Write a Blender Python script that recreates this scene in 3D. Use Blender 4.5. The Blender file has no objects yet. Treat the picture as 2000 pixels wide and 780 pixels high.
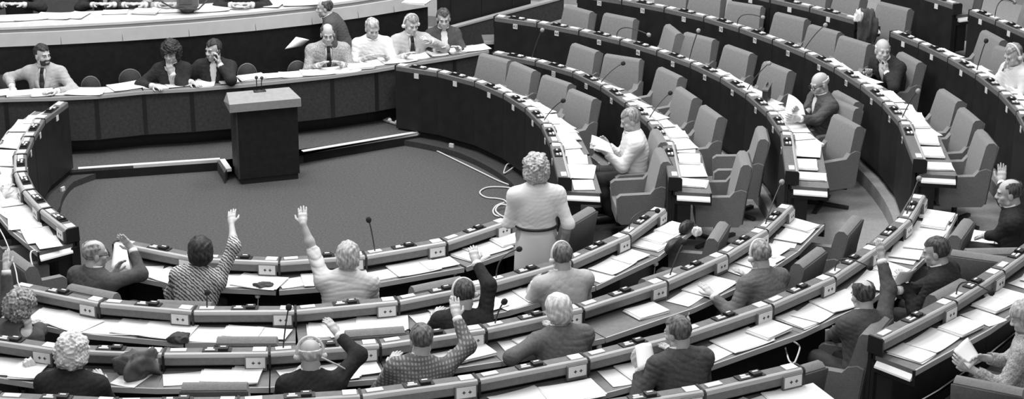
import bpy, bmesh, math, random
import numpy as np
from mathutils import Vector, Matrix, Euler
rnd = random.Random(7)
SC = bpy.context.scene
COL = SC.collection
PI = math.pi
LAMP = 238
EXPO = 0.0
# ------------------------------------------------------------------ camera
FPX, PITCH, YAW, ROLL = 3700.0, math.radians(19.70), math.radians(.14), math.radians(.2)
CAM = np.array([2.40, -18.65, 7.04])
_cp, _sp = math.cos(PITCH), math.sin(PITCH)
FW = np.array([math.sin(YAW)*_cp, math.cos(YAW)*_cp, -_sp])
_rt = np.array([math.cos(YAW), -math.sin(YAW), 0.0]); _up = np.cross(_rt, FW)
RT = math.cos(ROLL)*_rt + math.sin(ROLL)*_up
UP = np.cross(RT, FW)

def ray(px, py):
    return FW + (px-1000.0)/FPX*RT - (py-390.0)/FPX*UP

def at(px, py, z):
    """the point of the hall seen at photo position px, py that lies at height z"""
    d = ray(px, py)
    return CAM + d*((z-CAM[2])/d[2])

def reach(px, py, origin, length, far):
    """the point seen at px, py that lies `length` away from origin (the far or the near one)"""
    d = ray(px, py); d = d/np.linalg.norm(d)
    t0 = float(np.dot(origin-CAM, d)); c = CAM + d*t0
    h = float(np.linalg.norm(origin-c))
    k = math.sqrt(max(length*length-h*h, 0.0))
    p = c + d*(k if far else -k)
    v = p-origin
    n = np.linalg.norm(v)
    return origin + v*min(1.0, 1.12*length/n)

cd = bpy.data.cameras.new('camera'); co = bpy.data.objects.new('camera', cd); COL.objects.link(co)
cd.sensor_fit = 'HORIZONTAL'; cd.sensor_width = 36.0; cd.lens = FPX/2000.0*36.0; cd.clip_end = 200
m3 = Matrix(((RT[0], UP[0], -FW[0]), (RT[1], UP[1], -FW[1]), (RT[2], UP[2], -FW[2])))
co.matrix_world = Matrix.Translation(Vector(CAM)) @ m3.to_4x4()
SC.camera = co

# ------------------------------------------------------------------ materials (a black and white photograph: greys)
MATS = {}
def mat(name, g, rough=.6, spec=.3, noise=0.0, scale=20.0, pattern=None, g2=None, metal=0.0, bump=0.0, sheen=0.0):
    if name in MATS: return MATS[name]
    m = bpy.data.materials.new(name); m.use_nodes = True
    nt = m.node_tree; b = nt.nodes['Principled BSDF']
    b.inputs['Base Color'].default_value = (g, g, g, 1)
    b.inputs['Roughness'].default_value = rough
    b.inputs['Specular IOR Level'].default_value = spec
    b.inputs['Metallic'].default_value = metal
    if sheen: b.inputs['Sheen Weight'].default_value = sheen
    tc = nt.nodes.new('ShaderNodeTexCoord'); src = None
    if pattern:
        lo, hi = (g, g2)
        rampn = nt.nodes.new('ShaderNodeValToRGB')
        if pattern == 'check':
            def wave(direction, sc):
                w = nt.nodes.new('ShaderNodeTexWave'); w.bands_direction = direction; w.inputs['Scale'].default_value = sc
                w.inputs['Distortion'].default_value = .8
                nt.links.new(tc.outputs['Object'], w.inputs['Vector']); return w
            a, c = wave('X', scale), wave('Z', scale)
            mx = nt.nodes.new('ShaderNodeMath'); mx.operation = 'MULTIPLY'
            nt.links.new(a.outputs['Fac'], mx.inputs[0]); nt.links.new(c.outputs['Fac'], mx.inputs[1]); src = mx.outputs[0]
            rampn.color_ramp.elements[0].position = .15; rampn.color_ramp.elements[1].position = .6
        elif pattern == 'diag':
            w = nt.nodes.new('ShaderNodeTexWave'); w.bands_direction = 'DIAGONAL'; w.inputs['Scale'].default_value = scale
            w.inputs['Distortion'].default_value = 3.5; w.inputs['Detail Scale'].default_value = 2.2
            nt.links.new(tc.outputs['Object'], w.inputs['Vector']); src = w.outputs['Fac']
            rampn.color_ramp.elements[0].position = .25; rampn.color_ramp.elements[1].position = .7
        elif pattern == 'strand':
            mp = nt.nodes.new('ShaderNodeMapping'); mp.inputs['Scale'].default_value = (scale, scale, scale*.28)
            nt.links.new(tc.outputs['Object'], mp.inputs['Vector'])
            w = nt.nodes.new('ShaderNodeTexNoise'); w.inputs['Scale'].default_value = 1.0; w.inputs['Detail'].default_value = 3
            nt.links.new(mp.outputs[0], w.inputs['Vector']); src = w.outputs['Fac']
            rampn.color_ramp.elements[0].position = .35; rampn.color_ramp.elements[1].position = .68
        else:
            w = nt.nodes.new('ShaderNodeTexNoise'); w.inputs['Scale'].default_value = scale; w.inputs['Detail'].default_value = 4
            nt.links.new(tc.outputs['Object'], w.inputs['Vector']); src = w.outputs['Fac']
            rampn.color_ramp.elements[0].position = .35; rampn.color_ramp.elements[1].position = .65
        rampn.color_ramp.elements[0].color = (lo, lo, lo, 1); rampn.color_ramp.elements[1].color = (hi, hi, hi, 1)
        nt.links.new(src, rampn.inputs[0]); nt.links.new(rampn.outputs[0], b.inputs['Base Color'])
    elif noise:
        w = nt.nodes.new('ShaderNodeTexNoise'); w.inputs['Scale'].default_value = scale; w.inputs['Detail'].default_value = 5
        nt.links.new(tc.outputs['Object'], w.inputs['Vector'])
        mr = nt.nodes.new('ShaderNodeMapRange'); mr.inputs['To Min'].default_value = g*(1-noise); mr.inputs['To Max'].default_value = g*(1+noise)
        mr.inputs['From Min'].default_value = .25; mr.inputs['From Max'].default_value = .75
        nt.links.new(w.outputs['Fac'], mr.inputs['Value']); nt.links.new(mr.outputs[0], b.inputs['Base Color']); src = w.outputs['Fac']
    if bump:
        w2 = nt.nodes.new('ShaderNodeTexNoise'); w2.inputs['Scale'].default_value = scale*2; w2.inputs['Detail'].default_value = 3
        nt.links.new(tc.outputs['Object'], w2.inputs['Vector'])
        bn = nt.nodes.new('ShaderNodeBump'); bn.inputs['Strength'].default_value = bump; bn.inputs['Distance'].default_value = .01
        nt.links.new(w2.outputs['Fac'], bn.inputs['Height']); nt.links.new(bn.outputs[0], b.inputs['Normal'])
    MATS[name] = m
    return m

M_PANEL = mat('dark_panel_wood', .017, .55, .25, noise=.3, scale=6)
M_LEDGE = mat('ledge_laminate', .145, .45, .35, noise=.18, scale=25)
M_TRIM = mat('pale_edge_trim', .45, .35, .5)
M_SURF = mat('writing_surface', .16, .5, .35, noise=.15, scale=18)
M_BLACK = mat('black_plastic', .018, .4, .4)
M_WHITE = mat('white_plastic', .72, .5, .3)
M_PAPER = mat('white_paper', .76, .8, .1, noise=.03, scale=9)
M_PAPER2 = mat('greyish_paper', .66, .8, .1, noise=.05, scale=9)
M_PRINT = mat('printed_grey', .2, .8, .1)
M_FABRIC = mat('chair_fabric', .185, .85, .15, noise=.13, scale=55, bump=.25, sheen=.25)
M_DARKFAB = mat('dark_chair_fabric', .05, .85, .15, noise=.2, scale=55, bump=.2)
M_STEEL = mat('dark_steel', .04, .4, .4)
M_FOAM = mat('grey_foam', .32, .9, .1, noise=.2, scale=120)
M_DFOAM = mat('dark_foam', .03, .9, .1)
M_CARPET = mat('pit_carpet', .088, .95, .05, noise=.28, scale=45, bump=.3)
M_TERR = mat('terrace_carpet', .32, .95, .05, noise=.12, scale=40, bump=.3)
M_NOSE = mat('step_nosing', .68, .5, .3)
M_PALE = mat('pale_rostrum_wood', .52, .5, .3, noise=.06, scale=8)
M_CLERK = mat('clerk_panel', .05, .6, .2, noise=.25, scale=30)
M_WALL = mat('dark_wall', .022, .7, .2, noise=.2, scale=5)
M_CEIL = mat('ceiling_white', .5, .9, .1)
M_LECT = mat('lectern_black', .016, .5, .25, noise=.3, scale=15)
M_LTOP = mat('lectern_slab', .30, .6, .2, noise=.1, scale=20)
M_CABLE = mat('pale_cable', .6, .5, .3)
M_SKIN = mat('skin', .50, .5, .3, noise=.08, scale=16)
M_SKIN2 = mat('skin_dark', .33, .5, .3, noise=.08, scale=16)

# ------------------------------------------------------------------ object helpers
def link(name, me, m=None, parent=None, loc=None, rz=None):
    o = bpy.data.objects.new(name, me); COL.objects.link(o)
    if m is not None and me is not None and not me.materials: me.materials.append(m)
    if parent is not None: o.parent = parent
    if loc is not None: o.location = loc
    if rz is not None: o.rotation_euler = (0, 0, rz)
    return o
def tag(o, label, cat, group=None):
    o['label'] = label; o['category'] = cat
    if group: o['group'] = group
    return o
def thing(name, label, cat, loc=(0, 0, 0), rz=0.0, group=None):
    o = bpy.data.objects.new(name, None); COL.objects.link(o)
    o.empty_display_size = .1
    o.location = [float(v) for v in loc]; o.rotation_euler = (0, 0, rz)
    return tag(o, label, cat, group)
def struct(o):
    o['kind'] = 'structure'; return o

class MB:
    """collects boxes, tubes, prisms ... and makes one mesh"""
    def __init__(s): s.bm = bmesh.new()
    def poly(s, pts):
        return s.bm.faces.new([s.bm.verts.new(tuple(float(c) for c in p)) for p in pts])
    def hexa(s, p):   # 8 points: bottom 4 (ccw), top 4
        v = [s.bm.verts.new(tuple(float(c) for c in q)) for q in p]
        for f in ((3, 2, 1, 0), (4, 5, 6, 7), (0, 1, 5, 4), (1, 2, 6, 5), (2, 3, 7, 6), (3, 0, 4, 7)):
            s.bm.faces.new([v[i] for i in f])
        return s
    def box(s, x0, x1, y0, y1, z0, z1):
        return s.hexa([(x0, y0, z0), (x1, y0, z0), (x1, y1, z0), (x0, y1, z0), (x0, y0, z1), (x1, y0, z1), (x1, y1, z1), (x0, y1, z1)])
    def prism(s, prof, axis, a, b, f=None):
        """extrude a closed 2-D profile along an axis from a to b"""
        def P(u, v, t):
            return {'x': (t, u, v), 'y': (u, t, v), 'z': (u, v, t)}[axis]
        A = [s.bm.verts.new(P(u, v, a)) for u, v in prof]; B = [s.bm.verts.new(P(u, v, b)) for u, v in prof]
        n = len(prof)
        s.bm.faces.new(A[::-1]); s.bm.faces.new(B)
        for i in range(n): s.bm.faces.new((A[i], A[(i+1) % n], B[(i+1) % n], B[i]))
        return s
    def tube(s, pts, r, n=8, r2=None, cap=True):
        pts = [Vector([float(c) for c in p]) for p in pts]; rings = []
        up = Vector((0, 0, 1))
        for i, p in enumerate(pts):
            d = (pts[min(i+1, len(pts)-1)]-pts[max(i-1, 0)]).normalized()
            a = d.cross(up)
            if a.length < 1e-3: a = d.cross(Vector((1, 0, 0)))
            a.normalize(); b = d.cross(a).normalized()
            rr = r if r2 is None else r+(r2-r)*i/(len(pts)-1)
            rings.append([s.bm.verts.new(p+a*math.cos(2*PI*k/n)*rr+b*math.sin(2*PI*k/n)*rr) for k in range(n)])
        for A, B in zip(rings, rings[1:]):
            for k in range(n): s.bm.faces.new((A[k], A[(k+1) % n], B[(k+1) % n], B[k]))
        if cap:
            s.bm.faces.new(rings[0][::-1]); s.bm.faces.new(rings[-1])
        return s
    def lathe(s, prof, n=16, c=(0, 0, 0)):
        rings = []
        for r, z in prof:
            rings.append([s.bm.verts.new((c[0]+r*math.cos(2*PI*k/n), c[1]+r*math.sin(2*PI*k/n), c[2]+z)) for k in range(n)])
        for A, B in zip(rings, rings[1:]):
            for k in range(n): s.bm.faces.new((A[k], A[(k+1) % n], B[(k+1) % n], B[k]))
        s.bm.faces.new(rings[0][::-1]); s.bm.faces.new(rings[-1])
        return s
    def ball(s, c, r, n=12):
        c = tuple(float(x) for x in c)
        bmesh.ops.create_uvsphere(s.bm, u_segments=n, v_segments=n*2//3, radius=r, matrix=Matrix.Translation(c)); return s
    def warp(s, f):
        for v in s.bm.verts: v.co = f(v.co)
        return s
    def bevel(s, w, seg=2):
        es = [e for e in s.bm.edges if len(e.link_faces) == 2 and e.calc_face_angle(0) > .5]
        bmesh.ops.bevel(s.bm, geom=es, offset=w, segments=seg, affect='EDGES', clamp_overlap=True); return s
    def mesh(s, name, smooth=False):
        bmesh.ops.recalc_face_normals(s.bm, faces=s.bm.faces[:])
        me = bpy.data.meshes.new(name); s.bm.to_mesh(me); s.bm.free()
        if smooth:
            for p in me.polygons: p.use_smooth = True
        return me
    def build(s, name, m, parent=None, smooth=False, loc=None, rz=None):
        return link(name, s.mesh(name, smooth), m, parent, loc, rz)

def copy_tree(o, parent=None):
    c = o.copy(); COL.objects.link(c)
    if parent is not None: c.parent = parent
    for ch in list(o.children): copy_tree(ch, c)
    return c
def pol(p): return math.hypot(p[0], p[1]), math.degrees(math.atan2(p[1], p[0]))
def xy(r, th, z=0.0): return np.array([r*math.cos(math.radians(th)), r*math.sin(math.radians(th)), z])
ORD = ['first', 'second', 'third', 'fourth', 'fifth', 'sixth', 'seventh', 'eighth', 'ninth', 'tenth', 'eleventh', 'twelfth']
ROWN = {1: 'innermost', 2: 'second', 3: 'third', 4: 'fourth', 5: 'fifth', 6: 'outermost'}
# ------------------------------------------------------------------ rows of desks: heights and outlines
HL = {1: .93, 2: .95, 3: 1.10, 4: 1.25, 5: 1.40, 6: 1.55}      # ledge tops
ZF = {k: HL[k]-.86 for k in HL}                                 # floor under the sitters of each row
LW = .125                                                       # ledge width
PITR = {1: [(-30, 3.05), (-17.6, 2.99), (-8.6, 2.87), (4.3, 2.84), (15, 2.87), (24.6, 2.92), (42.8, 3.09), (55, 3.23), (65, 3.28), (72, 3.31), (90, 3.3)],
        2: [(-30, 4.16), (-13.8, 4.11), (-2, 4.03), (6, 3.99), (16, 4.0), (27, 4.03), (38, 4.2), (47, 4.26), (90, 4.27)],
        3: [(-30, 5.27), (-8.6, 5.24), (1, 5.22), (14, 5.22), (28, 5.25), (52, 5.29), (62.7, 5.33), (90, 5.34)],
        4: [(-30, 6.46), (-11, 6.45), (1, 6.41), (12, 6.39), (30, 6.39), (43, 6.45), (60, 6.42), (90, 6.42)],
        5: [(-30, 7.6), (-4, 7.58), (7, 7.59), (23, 7.53), (29, 7.48), (39, 7.35), (90, 7.3)],
        6: [(-30, 8.68), (16, 8.64), (23.5, 8.64), (90, 8.5)]}
SITB = {1: [(-125, 3.0), (-112, 3.04), (-106, 3.09), (-99, 3.15), (-88, 3.23), (-70, 3.28), (-55, 3.31), (-42, 3.26)],
        2: [(-125, 4.2), (-112, 4.26), (-103, 4.33), (-92, 4.38), (-76, 4.42), (-58, 4.39), (-36, 4.37), (-26, 4.33)],
        3: [(-130, 5.5), (-105, 5.55), (-84, 5.57), (-66, 5.55), (-42, 5.52), (-24, 5.50)],
        4: [(-130, 6.8), (-78, 6.73), (-70, 6.69), (-55, 6.66), (-20, 6.66)],
        5: [(-130, 7.7), (-63, 7.76), (-55, 7.84), (-32, 7.86), (-20, 7.86)], 6: [(-130, 9.0), (-20, 9.0)]}
LEFT1 = [at(x, y, HL[1]) for x, y in ((92, 205), (57, 252), (33, 290), (27, 330), (40, 365), (60, 392), (98, 425), (129, 450))]
LEFTP = sorted(((pol(p)[1] % 360) - 360, pol(p)[0]) for p in LEFT1)   # -236 .. -123
def lerp(tab, th):
    return float(np.interp(th, [a for a, _ in tab], [b for _, b in tab]))
def pit_edge(k, th):
    """radius of the pit side of row k's ledge at angle th (degrees, -260..90)"""
    if th > -15: return lerp(PITR[k], th)
    if th < -20 and k == 1 and th < -118: return lerp(LEFTP, th)-LW
    b = lerp(SITB[k], th)-LW
    if th > -20: 
        t = (th+20)/5.0; return b*(1-t)+lerp(PITR[k], -15)*t
    return b

# terraces: one step up for each row
def terrace(k):
    a0, a1, n = -250.0, 88.0, 150
    mb = MB(); prev = None; z = ZF[k]; zb = ZF[k-1] if k > 1 else 0.0
    toe = .16 if k == 1 else .09
    ths = np.linspace(a0, a1, n); rows = []
    for th in ths:
        r0 = pit_edge(k, th)-toe; r1 = (pit_edge(k+1, th)-.05) if k < 6 else 12.0
        rows.append([mb.bm.verts.new(tuple(xy(r, th, zz))) for r, zz in ((r0, zb-.02), (r0, z), (r1, z), (r1, zb-.02))])
    for A, B in zip(rows, rows[1:]):
        for i in range(4): mb.bm.faces.new((A[i], A[(i+1) % 4], B[(i+1) % 4], B[i]))
    mb.bm.faces.new(rows[0]); mb.bm.faces.new(rows[-1][::-1])
    return struct(mb.build('floor_terrace', M_TERR if k > 1 else M_CLERK))
for k in range(1, 7): terrace(k)

# ------------------------------------------------------------------ desk units
def numeral(txt, parent, size, loc, rot, m):
    cu = bpy.data.curves.new('numeral', 'FONT'); cu.body = txt; cu.size = size; cu.align_x = 'CENTER'; cu.align_y = 'CENTER'
    cu.extrude = .0006; cu.resolution_u = 2
    t = bpy.data.objects.new('numeral', cu); COL.objects.link(t); bpy.context.view_layer.update()
    me = bpy.data.meshes.new_from_object(t.evaluated_get(bpy.context.evaluated_depsgraph_get())); bpy.data.objects.remove(t); bpy.data.curves.remove(cu)
    o = link('numeral', me, m, parent)
    o.location = loc; o.rotation_euler = rot
    return o

def gooseneck(root, base, head, dark, via=None):
    """a microphone on a bent stem: all in the desk's own frame"""
    mb = MB()
    base, head = Vector(base), Vector(head)
    mid = Vector(via) if via is not None else base.lerp(head, .5)+Vector((0, 0, .06))
    pts = [base*(1-t)**2+mid*2*t*(1-t)+head*t*t for t in np.linspace(0, 1, 9)]
    mb.tube(pts, .006, 8)
    mc = mb.build('microphone', M_STEEL, root, True)
    d = (pts[-1]-pts[-2]).normalized()
    fm = MB(); fm.lathe([(.004, -.026), (.017, -.022), (.024, -.008), (.025, .008), (.018, .022), (.006, .027)], 14)
    q = Vector((0, 0, 1)).rotation_difference(d)
    fm.warp(lambda c: q @ c + pts[-1])
    fo = fm.build('microphone_foam', M_DFOAM if dark else M_FOAM, mc, True)
    fo['label'] = ('dark' if dark else 'pale grey') + ' round foam tip'
    return mc

DESKS = {}
M_ENDT = mat('bright_end_strip', .85, .35, .5)
def desk(row, idx, A, B, R, label, number=None, group=None, mic=None, aisle=(False, False), near=True, console=.5, drop=None):
    """A, B: left and right ends (for the sitter) of the sitter-side top edge of the ledge. Local x along the ledge, y towards the pit."""
    A, B = np.array(A), np.array(B); L = float(np.linalg.norm((B-A)[:2])); z = HL[row]; zf = ZF[row]
    rz = math.atan2(B[1]-A[1], B[0]-A[0])
    root = thing('conference_desk', label, 'desk', (A[0], A[1], zf), rz, group)
    h = z-zf
    def W(c):   # wedge taper towards the pit
        k = 1-c[1]/R
        return Vector((L/2+(c[0]-L/2)*k, c[1], c[2]))
    g = .008
    # ledge body
    mb = MB(); prof = [(0.012, h-.10), (0.0, h-.088), (0.0, h-.030), (.012, h-.012), (.02, h), (LW-.008, h), (LW, h-.008), (LW, h-.06), (.05, h-.10)]
    mb.prism(prof, 'x', g, L-g).warp(W).build('ledge', M_LEDGE, root)
    mb = MB(); mb.prism([(-.004, h-.030), (-.006, h-.018), (.002, h-.002), (.014, h+.004), (.026, h+.004), (.026, h-.006), (.01, h-.012), (.004, h-.03)], 'x', g, L-g).warp(W).build('edge_trim', M_TRIM, root)
    # dark joint at the right end
    mb = MB(); mb.prism([(-.008, h-.13), (-.008, h-.01), (.012, h+.006), (LW, h+.006), (LW+.004, h-.13)], 'x', L-.010, L+.010).warp(W).build('joint_cap', M_BLACK, root)
    if aisle[0]:
        mb = MB(); mb.prism([(-.008, h-.13), (-.008, h-.01), (.012, h+.006), (LW, h+.006), (LW+.004, h-.13)], 'x', -.012, g).warp(W).build('joint_cap', M_BLACK, root)
    # front panel with recessed toe
    mb = MB(); mb.box(0, L, LW-.03, LW, .085, h-.058); mb.box(0, L, LW-.07, LW-.045, .0, .086); mb.warp(W).build('front_panel', M_PANEL, root)
    # back of the niche, writing surface
    mb = MB(); mb.box(0, L, .06, .08, h-.20, h-.09); mb.warp(W).build('niche_back', M_PANEL, root)
    sd = .30
    mb = MB(); mb.box(.004, L-.004, -sd+.012, .07, h-.180, h-.145); mb.warp(W).build('writing_surface', M_SURF, root)
    mb = MB(); mb.box(.004, L-.004, -sd, -sd+.012, h-.187, h-.143); mb.warp(W).bevel(.004, 1).build('surface_trim', M_TRIM if near else M_SURF, root)
    mb = MB(); mb.box(.02, L-.02, .0, .02, h-.34, h-.180); mb.warp(W).build('apron', M_PANEL, root)
    for e, flag in ((0, aisle[0]), (1, aisle[1])):
        if flag:
            x0 = 0.0 if e == 0 else L-.025
            mb = MB(); mb.box(x0, x0+.025, -.10, .06, h-.60, h-.180); mb.box(x0, x0+.05, .03, .09, 0, h-.18); mb.warp(W).build('end_panel', M_PANEL, root)
            mb = MB(); sg = -1 if e == 0 else 1; xx = x0 if e == 0 else x0+.025; mb.prism([(xx, h-.222), (xx+sg*.040, h-.222), (xx+sg*.036, h-.208), (xx+sg*.006, h-.178), (xx, h-.178)], 'y', -.285, .04); mb.bm.faces.ensure_lookup_table(); mb.warp(W).build('end_trim', M_ENDT, root)
            mb = MB(); xx = x0-.012 if e == 0 else x0+.025; mb.box(xx-.004, xx+.016, -.292, .06, h-.265, h-.217); mb.box(xx-.004, xx+.016, -.30, -.285, h-.265, h-.14); mb.warp(W).build('end_rail', M_BLACK, root)
    # console: black tray with white buttons
    cx = L*console
    c = MB(); c.box(cx-.11, cx+.11, .025, .108, h, h+.010).bevel(.003, 1); c.box(cx+.01, cx+.085, .035, .098, h+.010, h+.028); cons = c.build('console', M_BLACK, root)
    for q in ((cx-.088, cx-.015, .035, .053, h+.010, h+.019), (cx-.075, cx-.03, .065, .088, h+.010, h+.017), (cx+.025, cx+.068, .066, .082, h+.0282, h+.031)): MB().box(*q).build('button', M_WHITE, cons)
    # card holder at the right end, microphone plate at the left end
    c = MB(); x1 = L-.03; c.box(x1-.10, x1, .025, .105, h+.001, h+.010).bevel(.003, 1).build('card_holder', M_WHITE, root)
    c = MB(); c.box(.05, .17, .035, .09, h+.001, h+.012).bevel(.003, 1).build('microphone_plate', M_WHITE, root)
    # socket plate on the sitter's side
    c = MB(); x1 = L-.022; c.box(x1-.165, x1, -.022, .002, h-.135, h-.020).bevel(.004, 1); sb = c.build('socket_box', M_LEDGE, root)
    c = MB(); c.box(x1-.155, x1-.010, -.026, -.0215, h-.110, h-.026); sp = c.build('socket_plate', M_WHITE, sb)
    for q in (.055, .10):
        c = MB(); c.box(x1-.155+q-.012, x1-.155+q+.012, -.029, -.025, h-.071, h-.065); c.box(x1-.155+q-.003, x1-.155+q+.003, -.029, -.025, h-.080, h-.056)
        c.build('socket_hole', M_BLACK, sb)
    # number tag on the pit side
    tx = L*console
    c = MB(); c.box(tx-.031, tx+.031, LW, LW+.004, h-.118, h-.056); tg = c.build('number_tag', M_WHITE, root)
    if number: numeral(number, tg, .055, (tx, LW+.0045, h-.088), (PI/2, 0, PI), M_BLACK)
    inv = Matrix.Rotation(-rz, 4, 'Z') @ Matrix.Translation(-Vector((A[0], A[1], zf)))
    if mic:
        hp, dark = mic[0], mic[1]; dz = mic[2] if len(mic) > 2 else .30
        base = Vector((.11, .063, h+.01))
        hw = Vector(at(hp[0], hp[1], z+dz)); loc = inv @ hw
        via = None
        if len(mic) > 3: via = base+Vector((0, 0, mic[3]))
        v = loc-base
        if v.length > .55: loc = base+v*(.55/v.length)
        gooseneck(root, base, loc, dark, via)
    DESKS[(row, idx, near)] = dict(root=root, L=L, h=h, zf=zf, rz=rz, A=A, R=R, W=W, group=group)
    return root

# near rows: joints of the ledge as read along each row
NEAR = {1: [(222, 475), (385, 506.5), (545, 513), (715, 501), (873, 474), (998, 432)],
        2: [(20, 560), (193, 594), (376, 609.5), (577, 609), (779, 590), (957, 555), (1117, 511), (1231, 460), (1301, 408)],
        3: [(107, 685), (318, 693), (526, 691), (743, 675), (950, 645), (1140, 604), (1304, 551), (1422, 499), (1500, 450), (1550, 402)],
        4: [(706, 775), (936, 744), (1150, 702), (1340, 654), (1510, 597), (1632, 543), (1720, 483), (1780, 430), (1808, 382)],
        5: [(1150, 802), (1377, 766), (1570, 721)], 55: [(1725, 665), (1869, 590), (1962, 530), (2040, 472)]}
MICS = {(1, 3): ((720, 430), True, .33), (2, 2): ((405, 572), True, .12), (2, 5): ((1014, 487), True, .2, .22), (2, 7): ((1284, 412), True, .08, .2), (3, 2): ((564, 601), True, .3), (3, 4): ((985, 590), True, .2),
        (3, 6): ((1336, 474), True, .25), (3, 8): ((1527, 356), False, .28), (4, 5): ((1699, 523), True, .08, .2), (4, 7): ((1795, 349), False, .2), (55, 1): ((1936, 572), True, .1, .2)}
for key, js in NEAR.items():
    row = 5 if key == 55 else key
    pts = [at(x, y, HL[row]) for x, y in js]
    if key in (3, 5):   # rows run on past the left edge of the photo
        extra = 1 if key == 3 else 3
        for _ in range(extra):
            r, th = pol(pts[0]); d = math.degrees(.86/r); pts.insert(0, xy(lerp(SITB[row], th-d), th-d, HL[row]))
    if key == 4:
        for _ in range(4):
            r, th = pol(pts[0]); d = math.degrees(.86/r); pts.insert(0, xy(lerp(SITB[row], th-d), th-d, HL[row]))
    off = {3: 1, 4: 4, 5: 3}.get(key, 0)
    n = len(pts)-1
    for i in range(n):
        A, B = pts[i], pts[i+1]
        mic = MICS.get((key, i-off))
        ais = (key in (1, 55) and i == 0, i == n-1 and key != 55)
        side = 'facing away' 
        if key == 55: lab = 'dark desk with pale ledge, %s past the gap in the nearest row' % ORD[i]
        else: lab = 'dark desk with pale ledge, %s from the right end of the %s near row' % (ORD[n-1-i], ROWN[row])
        desk(row, (key, i-off), A, B, pol((A+B)/2)[0], lab, None, 'desks of the %s near row' % ROWN[row], mic, ais, True)

# right-hand rows: seen from the pit side, units run from the aisle end up and away
RIGHT = {1: (-17.6, [(-3.2, None), (10, None), (22.6, None), (34.4, None), (44.8, None), (55.9, None), (66.1, None)]),
         2: (-13.8, [(-3, '27'), (7.4, '26'), (17.4, '25'), (28, '24'), (36.9, '23'), (45.8, '22'), (54.5, '21')]),
         3: (-13.5, [(-3.5, '52'), (4.3, '51'), (12, '50'), (19.6, '49'), (26.9, '48'), (34.1, '47'), (41, '46'), (48.1, '45'), (55.3, '44'), (62, '43')]),
         4: (-11.6, [(-3.8, '85'), (2.6, '84'), (8.4, '83'), (14.9, '82'), (20.9, '81'), (26.9, '80'), (32.8, '79'), (38.5, '78'), (44.3, '77'), (50.2, '76'), (56.1, '75')]),
         5: (-10, [(-4, None), (1.2, None), (6.5, None), (11.7, None), (16.9, None), (21.5, None)]),
         55: (28.6, [(31.9, None), (36.8, None), (41.7, None)]),
         6: (0, [(3, None), (8.5, None), (13.7, None), (18.1, None), (22, None)]), 66: (25.6, [(27.6, None), (32, None)])}
RMIC = {(1, 2): ((1100, 197), True, .28), (2, 2): ((1309, 182), True, .22), (2, 4): ((1217, 124), True, .22), (2, 6): ((1059, 59), False, .36), (3, 7): ((1267, 68), False, .13, .22), (3, 5): ((1364, 60), False, .36),
        (3, 3): ((1502, 124), False, .30), (4, 7): ((1490, 34), False, .12, .2), (4, 5): ((1612, 49), False, .3), (4, 1): ((1793, 178), False, .32), (5, 3): ((1926, 80), True, .34), (6, 4): ((1990, -2), False, .1, .3)}
UNITC = {}
for key, (end, tags) in RIGHT.items():
    row = {55: 5, 66: 6}.get(key, key)
    b = [end]+[(tags[i][0]+tags[i+1][0])/2 for i in range(len(tags)-1)]
    b.append(2*tags[-1][0]-b[-1])
    if key == 5: b[-1] = 23.6
    if key == 6: b[-1] = 23.6
    for i, (tc, num) in enumerate(tags):
        # the sitter faces the pit; left end is the end nearer the aisle
        r0, r1 = pit_edge(row, b[i])+LW, pit_edge(row, b[i+1])+LW
        A, B = xy(r0, b[i], HL[row]), xy(r1, b[i+1], HL[row])
        if num: lab = 'dark desk with number tag %s on its front in the %s curved row' % (num, ROWN[row])
        elif key in (5, 6): lab = 'dark desk with blank white tag, %s in the %s right-hand row' % (ORD[i], ROWN[row])
        elif key in (55, 66): lab = 'dark desk of the %s right-hand row, %s beyond its gap' % (ROWN[row], ORD[i])
        else: lab = 'dark desk with small white tag, %s from the aisle in the innermost curved row' % ORD[i]
        ais = (i == 0 and key not in (5, 6), False)
        if key in (5, 6) and i == len(tags)-1: ais = (False, True)
        cons = min(.8, max(.2, (tc-b[i])/(b[i+1]-b[i])))
        desk(row, ('R%d' % key, i), A, B, (r0+r1)/2, lab, num, 'right-hand desks of the %s row' % ROWN[row], RMIC.get((key, i)), ais, False, cons)
# left arm of the innermost row, from its near end round to the clerks' table
def arc_units(tab, th0, th1, n): return [th0+(th1-th0)*i/n for i in range(n+1)]
bl = arc_units(LEFTP, -123.7, -212.0, 7)
for i in range(7):
    ra, rb = lerp(LEFTP, bl[i]), lerp(LEFTP, bl[i+1])
    A, B = xy(rb, bl[i+1], HL[1]), xy(ra, bl[i], HL[1])
    desk(1, ('L', i), A, B, (ra+rb)/2, 'dark desk, %s from the near end of the left arm of the innermost row' % ORD[i], None, 'left-arm desks of the innermost row', None, (False, i == 0), True)
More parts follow.
